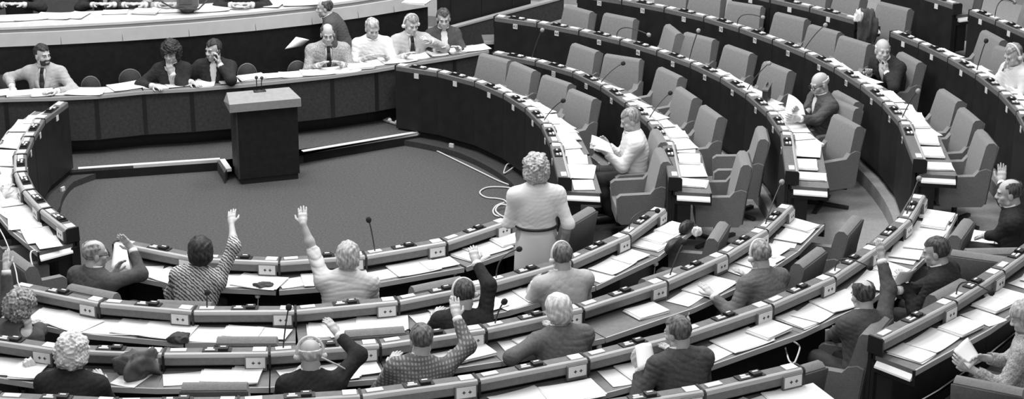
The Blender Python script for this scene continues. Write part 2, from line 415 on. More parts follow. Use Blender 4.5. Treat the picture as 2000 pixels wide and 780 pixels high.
# ------------------------------------------------------------------ armchairs
M_SHELL = mat('dark_chair_shell', .075, .8, .15, noise=.15, scale=50)
def make_chair():
    """padded shell armchair on a star base; faces +y, origin on the floor under the seat"""
    t = thing('armchair', 'grey upholstered armchair', 'chair')
    hw, T = .235, .065
    for s in (-1, 1):
        x0, x1 = (hw-T+.03, hw+.035) if s > 0 else (-hw-.035, -hw+T-.03)
        # arm and side in one padded panel, only up to the arm; its back edge climbs with the backrest
        arm = [(.23, .30), (.24, .545), (.20, .575), (-.10, .585), (-.145, .64), (-.215, .66), (-.268, .64), (-.228, .30), (-.20, .265), (.19, .265)]
        mb = MB(); mb.prism(arm, 'x', x0, x1).bevel(.014, 2).build('arm_panel', M_FABRIC, t, True)
    back = [(-.10, .40), (-.135, .60), (-.20, .885), (-.225, .915), (-.275, .918), (-.31, .89), (-.235, .29), (-.17, .29)]
    mb = MB(); mb.prism(back, 'x', -hw-.027, hw+.027)
    mb.warp(lambda c: Vector((c.x*(1.0-.10*max(0, c.z-.6)/.3), c.y, c.z))).bevel(.016, 2).build('backrest', M_FABRIC, t, True)
    sh_ = [(-.268, .645), (-.275, .66), (-.316, .885), (-.330, .880), (-.286, .64), (-.247, .29), (-.235, .285)]
    mb = MB(); mb.prism(sh_, 'x', -hw-.012, hw+.012).build('back_shell', M_SHELL, t, True)
    mb = MB(); mb.box(-hw+T-.03, hw-T+.03, -.16, .23, .27, .41).bevel(.03, 3).build('seat', M_FABRIC, t, True)
    mb = MB(); mb.lathe([(.028, .05), (.028, .27)], 14).build('column', M_STEEL, t, True)
    for k in range(4):
        a = PI/4+k*PI/2
        mb = MB(); mb.box(.02, .29, -.022, .022, .012, .042).warp(lambda c: Vector((c.x*math.cos(a)-c.y*math.sin(a), c.x*math.sin(a)+c.y*math.cos(a), c.z-.016*max(0, c.x-.1)*3))).build('foot', M_STEEL, t)
    return t
CHAIR0 = make_chair(); CHAIR_USED = [False]
def fix_smooth(o):
    for c in o.children:
        if c.type == 'MESH' and c.name.split('.')[0] in ('arm_panel', 'backrest', 'seat'):
            c.data.set_sharp_from_angle(angle=math.radians(50))
fix_smooth(CHAIR0)
def place_chair(x, y, zf, rz, label, group, low=False):
    o = CHAIR0 if not CHAIR_USED[0] else copy_tree(CHAIR0)
    CHAIR_USED[0] = True
    o.location = (float(x), float(y), zf); o.rotation_euler = (0, 0, rz); o['label'] = label; o['category'] = 'chair'; o['group'] = group
    if low:
        for c in o.children:
            n = c.name.split('.')[0]
            if n in ('backrest', 'back_shell'): c.scale.z = .86
            elif n == 'arm_panel': c.scale.z = .93
    return o
CHAIRS = []
def chair_by_top(l, r, row, label, group='empty armchairs', flip=None, dz=0, clamp=True):
    """l, r: the two ends of the top of the backrest in the photo"""
    zt = ZF[row]+.915+dz
    a, b = at(*l, zt), at(*r, zt); m = (a+b)/2; d = b-a
    rz = math.atan2(d[1], d[0])
    # facing the pit: local y must point to the middle
    fy = np.array([-math.sin(rz), math.cos(rz)])
    if np.dot(fy, -m[:2]) < 0: rz += PI
    if flip: rz += PI
    off = np.array([-math.sin(rz), math.cos(rz)])*.25

    cx_, cy_ = m[0]+off[0], m[1]+off[1]
    if clamp:
        r_, th_ = pol((cx_, cy_)); e0, e1 = pit_edge(row, th_)+.50, (pit_edge(row+1, th_) if row < 6 else 99)-.30
        r_ = min(max(r_, e0), max(e0, e1)); cx_, cy_ = xy(r_, th_)[:2]
    return place_chair(cx_, cy_, ZF[row], rz, label, group)
# right-hand side, row by row from the aisle end upwards
RC = {1: [((1287, 290), (1299, 315)), ((1068, 183), (1108, 200)), ((1010, 160), (1055, 176)), ((952, 137), (993, 155)), ((943, 105), (993, 118))],
      2: [((1429, 294), (1436, 322)), ((1485, 247), (1490, 272)), ((1370, 205), (1405, 230)), ((1319, 171), (1350, 192)), ((1291, 132), (1329, 150)), ((1185, 106), (1250, 116)), ((1119, 87), (1160, 101))],
      3: [((1632, 224), (1675, 247)), ((1632, 195), (1664, 208)), ((1442, 127), (1487, 145)), ((1365, 97), (1412, 114)), ((1286, 75), (1339, 89)), ((1304, 47), (1327, 66)), ((1184, 26), (1239, 37)), ((1104, 12), (1152, 25))],
      4: [((1869, 251), (1891, 280)), ((1842, 210), (1872, 236)), ((1810, 174), (1847, 199)), ((1760, 102), (1797, 122)), ((1592, 77), (1643, 93)), ((1540, 55), (1594, 70)), ((1520, 25), (1572, 37)), ((1425, 4), (1481, 13)), ((1325, -9), (1390, 3)), ((1247, -16), (1310, -4))],
      5: [((1925, 94), (1965, 107)), ((1922, 59), (1960, 79)), ((1665, 12), (1722, 26)), ((1590, -10), (1638, 5)), ((1530, -24), (1578, -12))],
      6: [((1975, 19), (2020, 30)), ((1952, 14), (1974, 23)), ((1868, -36), (1900, -22))]}
for row, lst in RC.items():
    for i, (l, r) in enumerate(lst):
        who = {(4, 3): 'tall-backed grey armchair behind the bald man turning his head'}.get((row, i))
        lab = who or 'empty grey armchair, %s from the aisle end behind the %s right-hand desks' % (ORD[i], ROWN[row])
        if row == 4 and i in (0, 1, 2): lab = 'empty pale grey armchair, %s from the aisle in the fourth right-hand row' % ORD[i]
        chair_by_top(l, r, row, lab, 'right-hand armchairs of the %s row' % ROWN[row])
# near side
NC = [(1, (132, 555), (232, 575), 'grey armchair behind the balding man holding a sheet, leftmost of the near innermost row', 0),
      (1, (1154, 404), (1103, 434), 'grey armchair turned sideways, right of the standing woman in white', 0),
      (1, (800, 575), (905, 553), 'dark-shadowed empty armchair between pale shirt person and standing woman', -.06),
      (2, (415, 660), (550, 660), 'empty grey armchair with its back to us, behind the second near row left of centre', 0),
      (2, (675, 645), (785, 637), 'empty grey armchair with its back to us, beside the bald man\'s raised hand', 0),
      (2, (1244, 550), (1345, 517), 'empty grey armchair seen from behind, right of the pale jacket man', 0),
      (2, (1414, 428), (1386, 472), 'empty grey armchair at the right end of the second near row', 0),
      (3, (350, 748), (490, 747), 'empty grey armchair with its back to us, right of the dark bag', 0),
      (3, (1642, 414), (1610, 450), 'empty grey armchair at the aisle end of the third near row', 0),
      (3, (1586, 475), (1532, 515), 'empty grey armchair second from the aisle end of the third near row', 0),
      (4, (1540, 745), (1620, 721), 'empty grey armchair at the gap, right of the shortest near desk row', 0),
      (4, (1694, 650), (1722, 617), 'grey armchair under the balding man raising his hand', 0),
      (4, (1815, 580), (1885, 543), 'grey armchair behind the dark-suited man turned to his left', 0),
      (4, (1865, 460), (1888, 428), 'pale grey armchair at the aisle end of the fourth near row', 0),
      (4, (1888, 515), (1938, 522), 'low grey armchair beside the black side table', -.10),
      (4, (1912, 487), (1968, 486), 'grey armchair behind the dark-suited man at the right edge', 0),
      (5, (1976, 757), (1890, 740), 'grey armchair of the person reading at the lower right corner', 0)]
for row, l, r, lab, dz in NC:
    chair_by_top(l, r, row, lab, 'near armchairs of the %s row' % ROWN[row], dz=dz, clamp=l not in ((1694, 650), (1912, 487), (1888, 515), (1865, 460), (1976, 757), (1154, 404), (1414, 428)))
# the left end of the innermost row: dark chairs seen from behind
for k, (l, r, lab) in enumerate([((22, 492), (60, 520), 'dark-shadowed armchair at the near end of the left arm'), ((-25, 420), (-8, 455), 'armchair second from the near end of the left arm')]):
    chair_by_top(l, r, 1, lab, 'left-arm armchairs')

# ------------------------------------------------------------------ lectern, platform, clerks' table, rostrum
PLZ = .13
plat = [at(128, 333, PLZ), at(430, 312, PLZ), at(443, 331, PLZ)]
lbL, lbR = at(470, 362, 0), at(586, 350, 0)
lx = (lbR-lbL)/np.linalg.norm(lbR-lbL); ly = np.array([-lx[1], lx[0], 0])
plat += [lbL-ly*.0+lx*(-.16)+ly*.10+np.array([0, 0, PLZ]), lbL-lx*.16+ly*.55+np.array([0, 0, PLZ]), at(592, 297, PLZ), at(822, 259, PLZ)]
plat2 = plat+[xy(3.32, 62), xy(5.0, 75), xy(5.0, 120), xy(4.6, 152), xy(3.1, 151.5)]
mb = MB(); mb.prism([(p[0], p[1]) for p in plat2], 'z', -.02, PLZ).build('floor_platform', M_CARPET)
struct(bpy.data.objects['floor_platform'])
def strip(name, a, b, w, z, m):
    d = (b-a)/np.linalg.norm(b-a); nrm = np.array([-d[1], d[0], 0])
    mb = MB(); mb.hexa([(a-nrm*.008)*[1, 1, 0]+[0, 0, z-.03], (b-nrm*.008)*[1, 1, 0]+[0, 0, z-.03], (b+nrm*w)*[1, 1, 0]+[0, 0, z-.03], (a+nrm*w)*[1, 1, 0]+[0, 0, z-.03],
                       (a-nrm*.008)*[1, 1, 0]+[0, 0, z+.006], (b-nrm*.008)*[1, 1, 0]+[0, 0, z+.006], (b+nrm*w)*[1, 1, 0]+[0, 0, z+.006], (a+nrm*w)*[1, 1, 0]+[0, 0, z+.006]])
    return struct(mb.build(name, m))
strip('trim_1', plat[0]+lx*.14, plat[1], .055, PLZ, M_NOSE); strip('trim_2', plat[1], plat[2], .055, PLZ, M_NOSE); strip('trim_3', plat[5], plat[6]-lx*.04, .055, PLZ, M_NOSE)
for a, b, n in ((plat[0], plat[1], 4), (plat[1], plat[2], 5), (plat[5], plat[6], 6)):
    d = (b-a)/np.linalg.norm(b-a); nrm = np.array([-d[1], d[0], 0])
    mb = MB(); mb.hexa([tuple((p*[1, 1, 0])+[0, 0, z]) for z in (0, PLZ-.03) for p in (a-nrm*.006, b-nrm*.006, b+nrm*.01, a+nrm*.01)])
    struct(mb.build('trim_%d' % n, M_PANEL))
lw = float(np.linalg.norm(lbR-lbL)); ld = .34
lec = thing('lectern', 'black speaker\'s lectern with a thick pale slab top, standing in the pit', 'lectern', lbL, math.atan2(lx[1], lx[0]))
MB().box(.0, lw, .0, ld, .07, .86).build('body', M_LECT, lec)
MB().box(.015, lw-.015, .015, ld, 0, .07).build('plinth', M_BLACK, lec)
MB().box(-.018, -.001, .0, ld, .07, .86).build('side_panel', M_CLERK, lec)
mb = MB(); mb.hexa([(-.09, -.045, .87), (lw+.035, -.045, .87), (lw+.035, ld-.02, .905), (-.09, ld-.02, .905), (-.09, -.045, .965), (lw+.035, -.045, .965), (lw-.02, ld-.02, 1.0), (-.05, ld-.02, 1.0)]).bevel(.008, 2).build('slab_top', M_LTOP, lec)
mb = MB(); mb.tube([(lw*.42, ld-.05, .99), (lw*.42, ld-.05, 1.09), (lw*.41, ld-.09, 1.16)], .006).ball((lw*.41, ld-.09, 1.165), .02); mb.tube([(lw*.5, ld-.05, .99), (lw*.5, ld-.05, 1.08), (lw*.5, ld-.09, 1.15)], .006).ball((lw*.5, ld-.09, 1.155), .02)
mb.box(lw*.36, lw*.56, ld-.10, ld-.03, .985, 1.005).build('microphone_pair', M_STEEL, lec, True)

# clerks' table: panels with dark joints, papers on top
CT = .85
ctp = [(-80, 196), (9, 192), (98, 190), (188, 186), (280, 177), (374, 172), (474, 164), (564, 155), (612, 150), (650, 146), (737, 134), (812, 121), (890, 109), (955, 97)]
ctp = [at(x, y+2, CT) for i, (x, y) in enumerate(ctp) if i not in (8,)]
PSIDE = []
for i, (a, b) in enumerate(zip(ctp, ctp[1:])):
    L = float(np.linalg.norm(b-a)); rz = math.atan2(b[1]-a[1], b[0]-a[0])
    t = thing('clerk_desk', 'dark panelled clerks\' desk with pale top, %s from the left behind the lectern' % (ORD[i] if i < 12 else 'last'), 'desk', (a[0], a[1], PLZ), rz, 'desks of the clerks\' table')
    h = CT-PLZ
    MB().box(-.012, L+.012, .03, .05, .19, h-.03).build('front_panel', M_CLERK, t)
    MB().box(-.020, .024, .022, .034, .19, h-.03).build('joint', M_BLACK, t)
    MB().box(-.03, L+.03, .22, .24, 0, .22).build('recessed_plinth', M_BLACK, t)
    MB().box(0, L, .012, .36, h-.03, h).build('table_top', M_SURF, t)
    MB().box(0, L, .0, .014, h-.034, h+.004).bevel(.004, 1).build('edge_trim', M_TRIM, t)
    if i == len(ctp)-2: MB().box(L-.03, L, .05, .35, 0, h-.03).build('end_panel', M_CLERK, t)
    PSIDE.append((a, b, rz, L))

# rostrum behind the clerks: pale fascia over a black front
RZ = 1.20
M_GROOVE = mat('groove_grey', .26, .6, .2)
rp = [(-120, 97), (-10, 92.5), (120, 87), (240, 80.5), (370, 71.5), (500, 60), (610, 48), (700, 35.5), (770, 24), (838, 13)]
rp = [at(x, y, RZ) for x, y in rp]
nrm = []
for i in range(len(rp)):
    d = rp[min(i+1, len(rp)-1)]-rp[max(i-1, 0)]; d = d/np.linalg.norm(d); nrm.append(np.array([-d[1], d[0], 0]))
def sweep(name, prof, m, parent, i0=0, i1=None, smooth=False):
    i1 = len(rp)-1 if i1 is None else i1
    mb = MB(); rings = []
    for i in range(i0, i1+1):
        rings.append([mb.bm.verts.new(tuple(rp[i]*[1, 1, 0]+nrm[i]*u+np.array([0, 0, v]))) for u, v in prof])
    n = len(prof)
    for A, B in zip(rings, rings[1:]):
        for k in range(n): mb.bm.faces.new((A[k], A[(k+1) % n], B[(k+1) % n], B[k]))
    mb.bm.faces.new(rings[0][::-1]); mb.bm.faces.new(rings[-1])
    return mb.build(name, m, parent, smooth)
ros = thing('rostrum_desk', 'long curved pale rostrum desk raised above a black front', 'desk', (rp[4][0], rp[4][1], 0), 0)
inv = Vector((-rp[4][0], -rp[4][1], 0))
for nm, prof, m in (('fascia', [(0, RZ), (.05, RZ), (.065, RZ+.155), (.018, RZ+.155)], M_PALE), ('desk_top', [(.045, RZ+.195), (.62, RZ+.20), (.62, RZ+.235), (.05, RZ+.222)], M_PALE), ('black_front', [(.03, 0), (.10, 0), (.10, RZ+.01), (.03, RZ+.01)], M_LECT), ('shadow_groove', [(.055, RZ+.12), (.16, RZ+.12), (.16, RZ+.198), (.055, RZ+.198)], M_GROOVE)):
    o = sweep(nm, prof, m, ros); o.location = inv
for i in range(1, len(rp)-1, 1):
    a = rp[i]; mb = MB(); q = nrm[i]; d = np.array([q[1], -q[0], 0])
    mb.hexa([tuple((a+s*d*.004+u*q)*[1, 1, 0]+np.array([0, 0, v])) for (u, v) in ((-.003, RZ+.004), (.021, RZ+.153)) for s, u2 in ((-1, 0), (1, 0))] + [tuple((a+s*d*.004+(u+.006)*q)*[1, 1, 0]+np.array([0, 0, v])) for (u, v) in ((-.003, RZ+.004), (.021, RZ+.153)) for s in (-1, 1)])
    o = mb.build('fascia_seam', M_SURF, ros); o.location = inv
# floor behind the rostrum
mb = MB(); ra = [tuple((rp[i]+nrm[i]*.66)[:2]) for i in range(len(rp))]; rb = [tuple((rp[i]+nrm[i]*5.0)[:2]) for i in range(len(rp))]
struct(mb.prism(ra+rb[::-1], 'z', 0, .62).build('floor_rostrum', M_CLERK))

# partition with a pale rail to the right of the rostrum
RAILZ = .84
pa, pb = at(888, 53, RAILZ), at(1047, 10, RAILZ)
pd = (pb-pa)/np.linalg.norm(pb-pa); pn = np.array([-pd[1], pd[0], 0])
part = thing('low_partition', 'low dark partition with a pale rail between rostrum and right-hand rows', 'partition', pa*[1, 1, 0], math.atan2(pd[1], pd[0]))
pl = float(np.linalg.norm(pb-pa))
MB().box(-.3, pl+.6, .01, .06, 0, RAILZ-.02).build('panel', M_CLERK, part); MB().box(-.3, pl+.6, 0, .09, RAILZ-.02, RAILZ+.005).bevel(.004, 1).build('rail', M_TRIM, part)
wp = struct(MB().box(-.12, pl+.05, .14, .2, 0, 3.2).build('wall_panel', M_WALL, None, False, tuple(float(v) for v in pa*[1, 1, 0]), math.atan2(pd[1], pd[0])))
for f in (.05, .42, .8):
    sm_ = struct(MB().box(pl*f-.008, pl*f+.008, .13, .15, 0, 3.2).build('trim_%d' % (20+int(f*10)), M_BLACK, None, False, tuple(float(v) for v in pa*[1, 1, 0]), math.atan2(pd[1], pd[0])))
a = at(945, 80, .75)
t = thing('side_desk', 'small dark side desk with pale edge near the rostrum\'s right end', 'desk', a*[1, 1, 0], 0.10)
MB().box(0, .42, 0, .35, .71, .74).build('top', M_SURF, t); MB().box(0, .42, -.012, 0, .705, .748).build('edge_trim', M_TRIM, t); MB().box(.02, .40, .03, .33, 0, .71).build('body', M_PANEL, t)

# clerks' small chairs (dark rounded backs)
def clerk_chair(px, py, w, label):
    """px, py: middle of the top of the back"""
    z = .86; p = at(px, py, z)
    t = thing('office_chair', label, 'chair', (p[0], p[1]-0.0, PLZ), math.radians(15))
    hh = z-PLZ; n = 10
    prof = [(-w/2, hh-.36)]+[(-w/2*math.cos(a), hh-.12+.12*math.sin(a)) for a in np.linspace(0, PI, 12)]+[(w/2, hh-.36)]
    mb = MB(); mb.prism(prof, 'y', -.02, .03).bevel(.012, 2).build('backrest', M_DARKFAB, t, True)
    mb = MB(); pr = [(-w/2*math.cos(a)*1.02, hh-.12+.125*math.sin(a)) for a in np.linspace(0, PI, 14)]
    mb.tube([(-w/2*1.02, .012, hh-.34)]+[(u, .012, v) for u, v in pr]+[(w/2*1.02, .012, hh-.34)], .010, 6).build('back_rim', M_LEDGE, t, True)
    MB().box(-w/2, w/2, -.42, 0, .38, .44).bevel(.02, 2).build('seat', M_DARKFAB, t, True)
    MB().lathe([(.025, .03), (.025, .38)], 10, (0, -.2, 0)).build('column', M_STEEL, t, True)
    MB().box(-.25, .25, -.225, -.175, 0, .035).box(-.025, .025, -.45, .05, 0, .035).build('foot', M_STEEL, t)
    return t
clerk_chair(176, 151, .21, 'dark office chair between the bearded man and the rounded chair'); clerk_chair(253, 137, .25, 'dark office chair with pale rim left of the woman touching her chin')
clerk_chair(482, 126, .22, 'dark office chair right of the man on the telephone'); clerk_chair(580, 121, .22, 'dark office chair left of the man in a tweed jacket'); clerk_chair(8, 145, .22, 'dark office chair at the far left of the clerks\' table')

# ------------------------------------------------------------------ room
mb = MB(); mb.lathe([(4.6, -.05), (4.6, 0)], 96); struct(mb.build('floor_pit', M_CARPET))
struct(MB().box(-16, 20, -14, 16, -.12, -.06).build('floor', M_TERR))
struct(MB().box(-16, 20, 12.4, 12.7, -.1, 11).build('wall_back', M_WALL))
struct(MB().box(-16.3, -16, -14, 12.7, -.1, 11).build('wall_left', M_WALL))
struct(MB().box(20, 20.3, -14, 12.7, -.1, 11).build('wall_right', M_WALL))
struct(MB().box(-16, 20, -22, 12.7, 10.6, 10.9).build('ceiling', M_CEIL))
# ceiling lamps: long rows of luminous panels
def area(name, loc, sx, sy, e, rot=(0, 0, 0)):
    l = bpy.data.lights.new(name, 'AREA'); l.shape = 'RECTANGLE'; l.size = sx; l.size_y = sy; l.energy = e
    o = bpy.data.objects.new(name, l); COL.objects.link(o); o.location = loc; o.rotation_euler = rot
    return o
for i, x in enumerate((-6.5, -1.5, 3.5, 8.5)):
    for j, y in enumerate((-7, -2, 3, 8)):
        k = 1.75 if (i in (1, 2) and j in (1, 2)) else (.8 if j else .45)
        area('ceiling_lamp', (x, y, 10.45), 2.4, 2.4, LAMP*k)
area('gallery_lamp', (2, -17.5, 9.9), 14, 1.5, LAMP*2.6, (math.radians(42), 0, 0))
w = bpy.data.worlds.new('world'); SC.world = w; w.use_nodes = True
w.node_tree.nodes['Background'].inputs[0].default_value = (1, 1, 1, 1); w.node_tree.nodes['Background'].inputs[1].default_value = .06
SC.view_settings.view_transform = 'Standard'; SC.view_settings.look = 'None'; SC.view_settings.gamma = 1; SC.view_settings.exposure = EXPO
SC.view_settings.use_curve_mapping = False
# ------------------------------------------------------------------ papers
def sheet_mesh(w, d, t, seed, n=1, curl=.0):
    """a sheet or a thin pile of sheets, lying around the origin"""
    r = random.Random(seed); mb = MB()
    for i in range(n):
        a = r.uniform(-.10, .10) if i else 0; ox, oy = (r.uniform(-.012, .012), r.uniform(-.012, .012)) if i else (0, 0)
        tt = t/n; nx = 6; top = []; bot = []
        ca, sa = math.cos(a), math.sin(a)
        for j in range(2):
            for k in range(nx+1):
                u, v = (k/nx-.5)*w, (j-.5)*d
                zz = i*tt+curl*(abs(u)/w*2)**3*r.uniform(.5, 1)
                p = (u*ca-v*sa+ox, u*sa+v*ca+oy)
                bot.append(mb.bm.verts.new((p[0], p[1], zz))); top.append(mb.bm.verts.new((p[0], p[1], zz+tt*.96)))
        m = nx+1
        for k in range(nx):
            mb.bm.faces.new((top[k], top[k+1], top[m+k+1], top[m+k])); mb.bm.faces.new((bot[k+1], bot[k], bot[m+k], bot[m+k+1]))
            mb.bm.faces.new((bot[k], bot[k+1], top[k+1], top[k])); mb.bm.faces.new((bot[m+k+1], bot[m+k], top[m+k], top[m+k+1]))
        mb.bm.faces.new((bot[0], top[0], top[m], bot[m])); mb.bm.faces.new((top[nx], bot[nx], bot[m+nx], top[m+nx]))
    return mb.mesh('paper')
PM = []
for i, (w, d, t, n, cu, mm) in enumerate([(.30, .21, .004, 1, .004, M_PAPER), (.21, .29, .003, 1, .006, M_PAPER), (.42, .29, .006, 2, .008, M_PAPER), (.30, .22, .020, 4, .003, M_PAPER), (.22, .29, .012, 3, .006, M_PAPER), (.30, .21, .008, 2, .010, M_PAPER2), (.40, .26, .004, 1, .012, M_PAPER), (.21, .15, .006, 2, .004, M_PAPER)]):
    me = sheet_mesh(w, d, t, i, n, cu); me.materials.append(mm); PM.append(me)
NAMEP = {0: 'paper_sheet', 1: 'paper_sheet', 2: 'open_document', 3: 'paper_stack', 4: 'paper_stack', 5: 'paper_stack', 6: 'open_document', 7: 'booklet'}
def paper_on(key, fx, y, kind, a, label, group, lift=0.0):
    d = DESKS[key]; x = fx*d['L']
    c = d['W'](Vector((x, y, d['h']-.145+.0015+lift))); rz = d['rz']
    wx = d['A'][0]+c.x*math.cos(rz)-c.y*math.sin(rz); wy = d['A'][1]+c.x*math.sin(rz)+c.y*math.cos(rz)
    o = link(NAMEP[kind], PM[kind], None, None, (wx, wy, d['zf']+c.z), rz+a)
    return tag(o, label, 'papers', group)
def where_of(key):
    l = DESKS[key]['root']['label']
    l = l.replace('dark desk with pale ledge, ', 'desk ').replace('dark desk with number tag ', 'desk tagged ').replace(' on its front', '').replace('dark desk with small white tag, ', 'desk ').replace('dark desk with blank white tag, ', 'desk ').replace('dark desk, ', 'desk ').replace('dark desk ', 'desk ')
    l = l.replace('number tag ', 'tag ').replace('right-hand row', 'right row').replace('of the left arm of the innermost row', 'of the left arm')
    return l
SPOT3 = [('left-hand', .20), ('middle', .5), ('right-hand', .80)]
def litter(key, pattern):
    """pattern: list of (fx, y, kind, angle)"""
    w = where_of(key); n = len(pattern)
    words = {1: [''], 2: ['left ', 'right '], 3: ['left ', 'middle ', 'right '], 4: ['far left ', 'left ', 'right ', 'far right ']}[n]
    for i, (fx, y, k, a) in enumerate(pattern):
        noun = {'paper_sheet': 'white sheet', 'open_document': 'open white document', 'paper_stack': 'white paper stack', 'booklet': 'small white booklet'}[NAMEP[k]]
        paper_on(key, fx, y, k, a, '%s%s on %s' % (words[i], noun, w), 'papers on the desks', i*.0065)
FULL = [(.2, -.13, 1, .1), (.5, -.13, 6, -.08), (.80, -.13, 3, .1)]
def rand_full():
    return [(rnd.uniform(.17, .24), rnd.uniform(-.16, -.11), rnd.choice((0, 1, 2, 4)), rnd.uniform(-.25, .25)), (rnd.uniform(.46, .55), rnd.uniform(-.16, -.11), rnd.choice((2, 6, 6, 3)), rnd.uniform(-.2, .2)), (rnd.uniform(.76, .84), rnd.uniform(-.16, -.11), rnd.choice((0, 3, 4, 2)), rnd.uniform(-.25, .25))]
def rand_two(): return [(rnd.uniform(.22, .36), rnd.uniform(-.16, -.12), rnd.choice((2, 6, 3)), rnd.uniform(-.2, .2)), (rnd.uniform(.64, .78), rnd.uniform(-.16, -.12), rnd.choice((0, 2, 4)), rnd.uniform(-.2, .2))]
SPEC = {(1, (1, 0), True): [(.55, -.15, 1, .5), (.84, -.16, 2, -.15)],
        (3, (3, 5), True): [(.62, -.12, 3, -.1)],
        (3, (3, 6), True): [(.12, -.13, 0, .15), (.5, -.12, 2, .1)],
        (4, (4, 0), True): [(.25, -.14, 2, .2), (.7, -.14, 6, -.1)],
        (4, (4, 1), True): [(.3, -.13, 6, .1), (.72, -.2, 2, -.1)],
        (3, (3, 0), True): [(.75, -.14, 1, -.3)],
        (2, (2, 0), True): [(.5, -.15, 4, .2), (.8, -.15, 2, -.2)]}
for key in list(DESKS):
    row, (blk, i), near = key
    if key in SPEC: litter(key, SPEC[key]); continue
    if near and blk == 'L': litter(key, rand_full()); continue
    if near:
        litter(key, rand_full()); continue
    n = 3 if (blk in ('R1', 'R2', 'R3', 'R4') and i <= (4 if blk != 'R2' else 3)) or (blk == 'R5' and 1 <= i <= 4) else {('R2', 4): 1, ('R3', 5): 2, ('R3', 6): 1, ('R4', 5): 1, ('R5', 0): 2, ('R5', 5): 1, ('R6', 3): 1}.get((blk, i), 0)
    if n == 3: litter(key, rand_full())
    elif n == 2: litter(key, rand_two())
    elif n == 1: litter(key, [(.5, -.13, 6, .15)])

# papers on the clerks' table and the rostrum
for i, (a, b, rz, L) in enumerate(PSIDE):
    for j, f in enumerate((.3, .75)):
        k = rnd.choice((0, 2, 6, 4, 3)); q = a+(b-a)*f+np.array([-math.sin(rz), math.cos(rz), 0])*rnd.uniform(.15, .25)
        o = link(NAMEP[k], PM[k], None, None, (q[0], q[1], CT+.002+j*.007), rz+rnd.uniform(-.25, .25))
        tag(o, '%s papers on the %s clerks\' desk from the left' % ('left-hand' if j == 0 else 'right-hand', ORD[i] if i < 12 else 'last'), 'papers', 'papers on the clerks\' table')
for i, (px, py) in enumerate([(20, 34), (60, 31), (105, 28), (150, 27), (225, 20), (285, 20), (330, 16), (410, 14), (450, 10), (520, 5), (585, 2)]):
    q = at(px, py+3, RZ+.24); k = (0, 6, 2, 4, 0, 3, 6, 2)[i % 8]
    o = link(NAMEP[k], PM[k], None, None, (q[0], q[1], RZ+.236), .1+rnd.uniform(-.3, .3)); tag(o, 'white papers on the pale rostrum desk, %s from the left' % ORD[i], 'papers', 'papers on the rostrum')
q = at(813, 5, RZ+.24); o = link('paper_stack', PM[3], None, None, (q[0], q[1], RZ+.24), -.3); tag(o, 'paper stack at the right tip of the pale rostrum', 'papers')

# a held or leaning sheet: four corners given as world points
def held_sheet(label, corners, thick=.003, name='paper_sheet', m=None, bend=.02):
    c = [np.array(p) for p in corners]; n = np.cross(c[1]-c[0], c[3]-c[0]); n = n/np.linalg.norm(n)
    mb = MB(); N = 6; T = []; Bt = []
    for i in range(N+1):
        for j in range(N+1):
            u, v = i/N, j/N
            p = (c[0]*(1-u)*(1-v)+c[1]*u*(1-v)+c[2]*u*v+c[3]*(1-u)*v)+n*bend*math.sin(PI*u)
            T.append(mb.bm.verts.new(tuple(p+n*thick))); Bt.append(mb.bm.verts.new(tuple(p)))
    I = lambda i, j: i*(N+1)+j
    for i in range(N):
        for j in range(N):
            mb.bm.faces.new((T[I(i, j)], T[I(i+1, j)], T[I(i+1, j+1)], T[I(i, j+1)])); mb.bm.faces.new((Bt[I(i, j)], Bt[I(i, j+1)], Bt[I(i+1, j+1)], Bt[I(i+1, j)]))
    for i in range(N):
        for q in ((I(i, 0), I(i+1, 0)), (I(i+1, N), I(i, N)), (I(0, i+1), I(0, i)), (I(N, i), I(N, i+1))):
            mb.bm.faces.new((T[q[1]], T[q[0]], Bt[q[0]], Bt[q[1]]))
    o = mb.build(name, m or M_PAPER, None, True); return tag(o, label, 'papers')

# ------------------------------------------------------------------ cables, small things
def cable(label, pts, r=.007, m=None, name='cable'):
    pts = [Vector([float(c) for c in p]) for p in pts]; out = []
    for i in range(len(pts)-1):
        p0, p1, p2, p3 = pts[max(i-1, 0)], pts[i], pts[i+1], pts[min(i+2, len(pts)-1)]
        for t in np.linspace(0, 1, 7)[:-1]:
            out.append(.5*((2*p1)+(p2-p0)*t+(2*p0-5*p1+4*p2-p3)*t*t+(3*p1-p0-3*p2+p3)*t**3))
    out.append(pts[-1])
    o = MB().tube(out, r, 6).build(name, m or M_CABLE, None, True); return tag(o, label, 'cable')
F = .012
cable('long pale cable running across the pit floor to the right-hand desks', [at(*p, z) for p, z in (((806, 250), PLZ+F), ((815, 258), PLZ+F), ((826, 275), F), ((840, 288), F), ((870, 303), F), ((905, 320), F), ((940, 337), F), ((975, 354), F), ((1003, 364), F), ((1030, 372), F))], .009)
cable('pale cable loop lying on the floor left of the standing woman', [at(*p, F) for p in ((1015, 371), (985, 366), (955, 366), (940, 372), (938, 379), (950, 386), (970, 388), (984, 391), (990, 396))], .009)
cable('coiled pale cable heaped beside the standing woman', [at(*p, z) for p, z in (((985, 396), .03), ((970, 402), .02), ((963, 412), F), ((968, 421), F), ((985, 424), F), ((1000, 420), .03), ((995, 404), .05), ((978, 400), .05), ((968, 410), .04), ((976, 420), .03), ((990, 424), .03), ((1002, 412), .04))], .010)
cable('pale cable loop hanging at the foot of the right-hand desks', [at(*p, z) for p, z in (((1003, 318), .14), ((990, 322), .12), ((984, 338), .09), ((990, 336), .09), ((1004, 326), .12), ((1010, 320), .12))], .008)
cable('white cable hanging from the end of the left arm', [at(*p, z) for p, z in (((140, 461), .78), ((147, 464), .76), ((149, 480), .66), ((150, 500), .5), ((153, 520), .3), ((153, 535), .15))], .012)
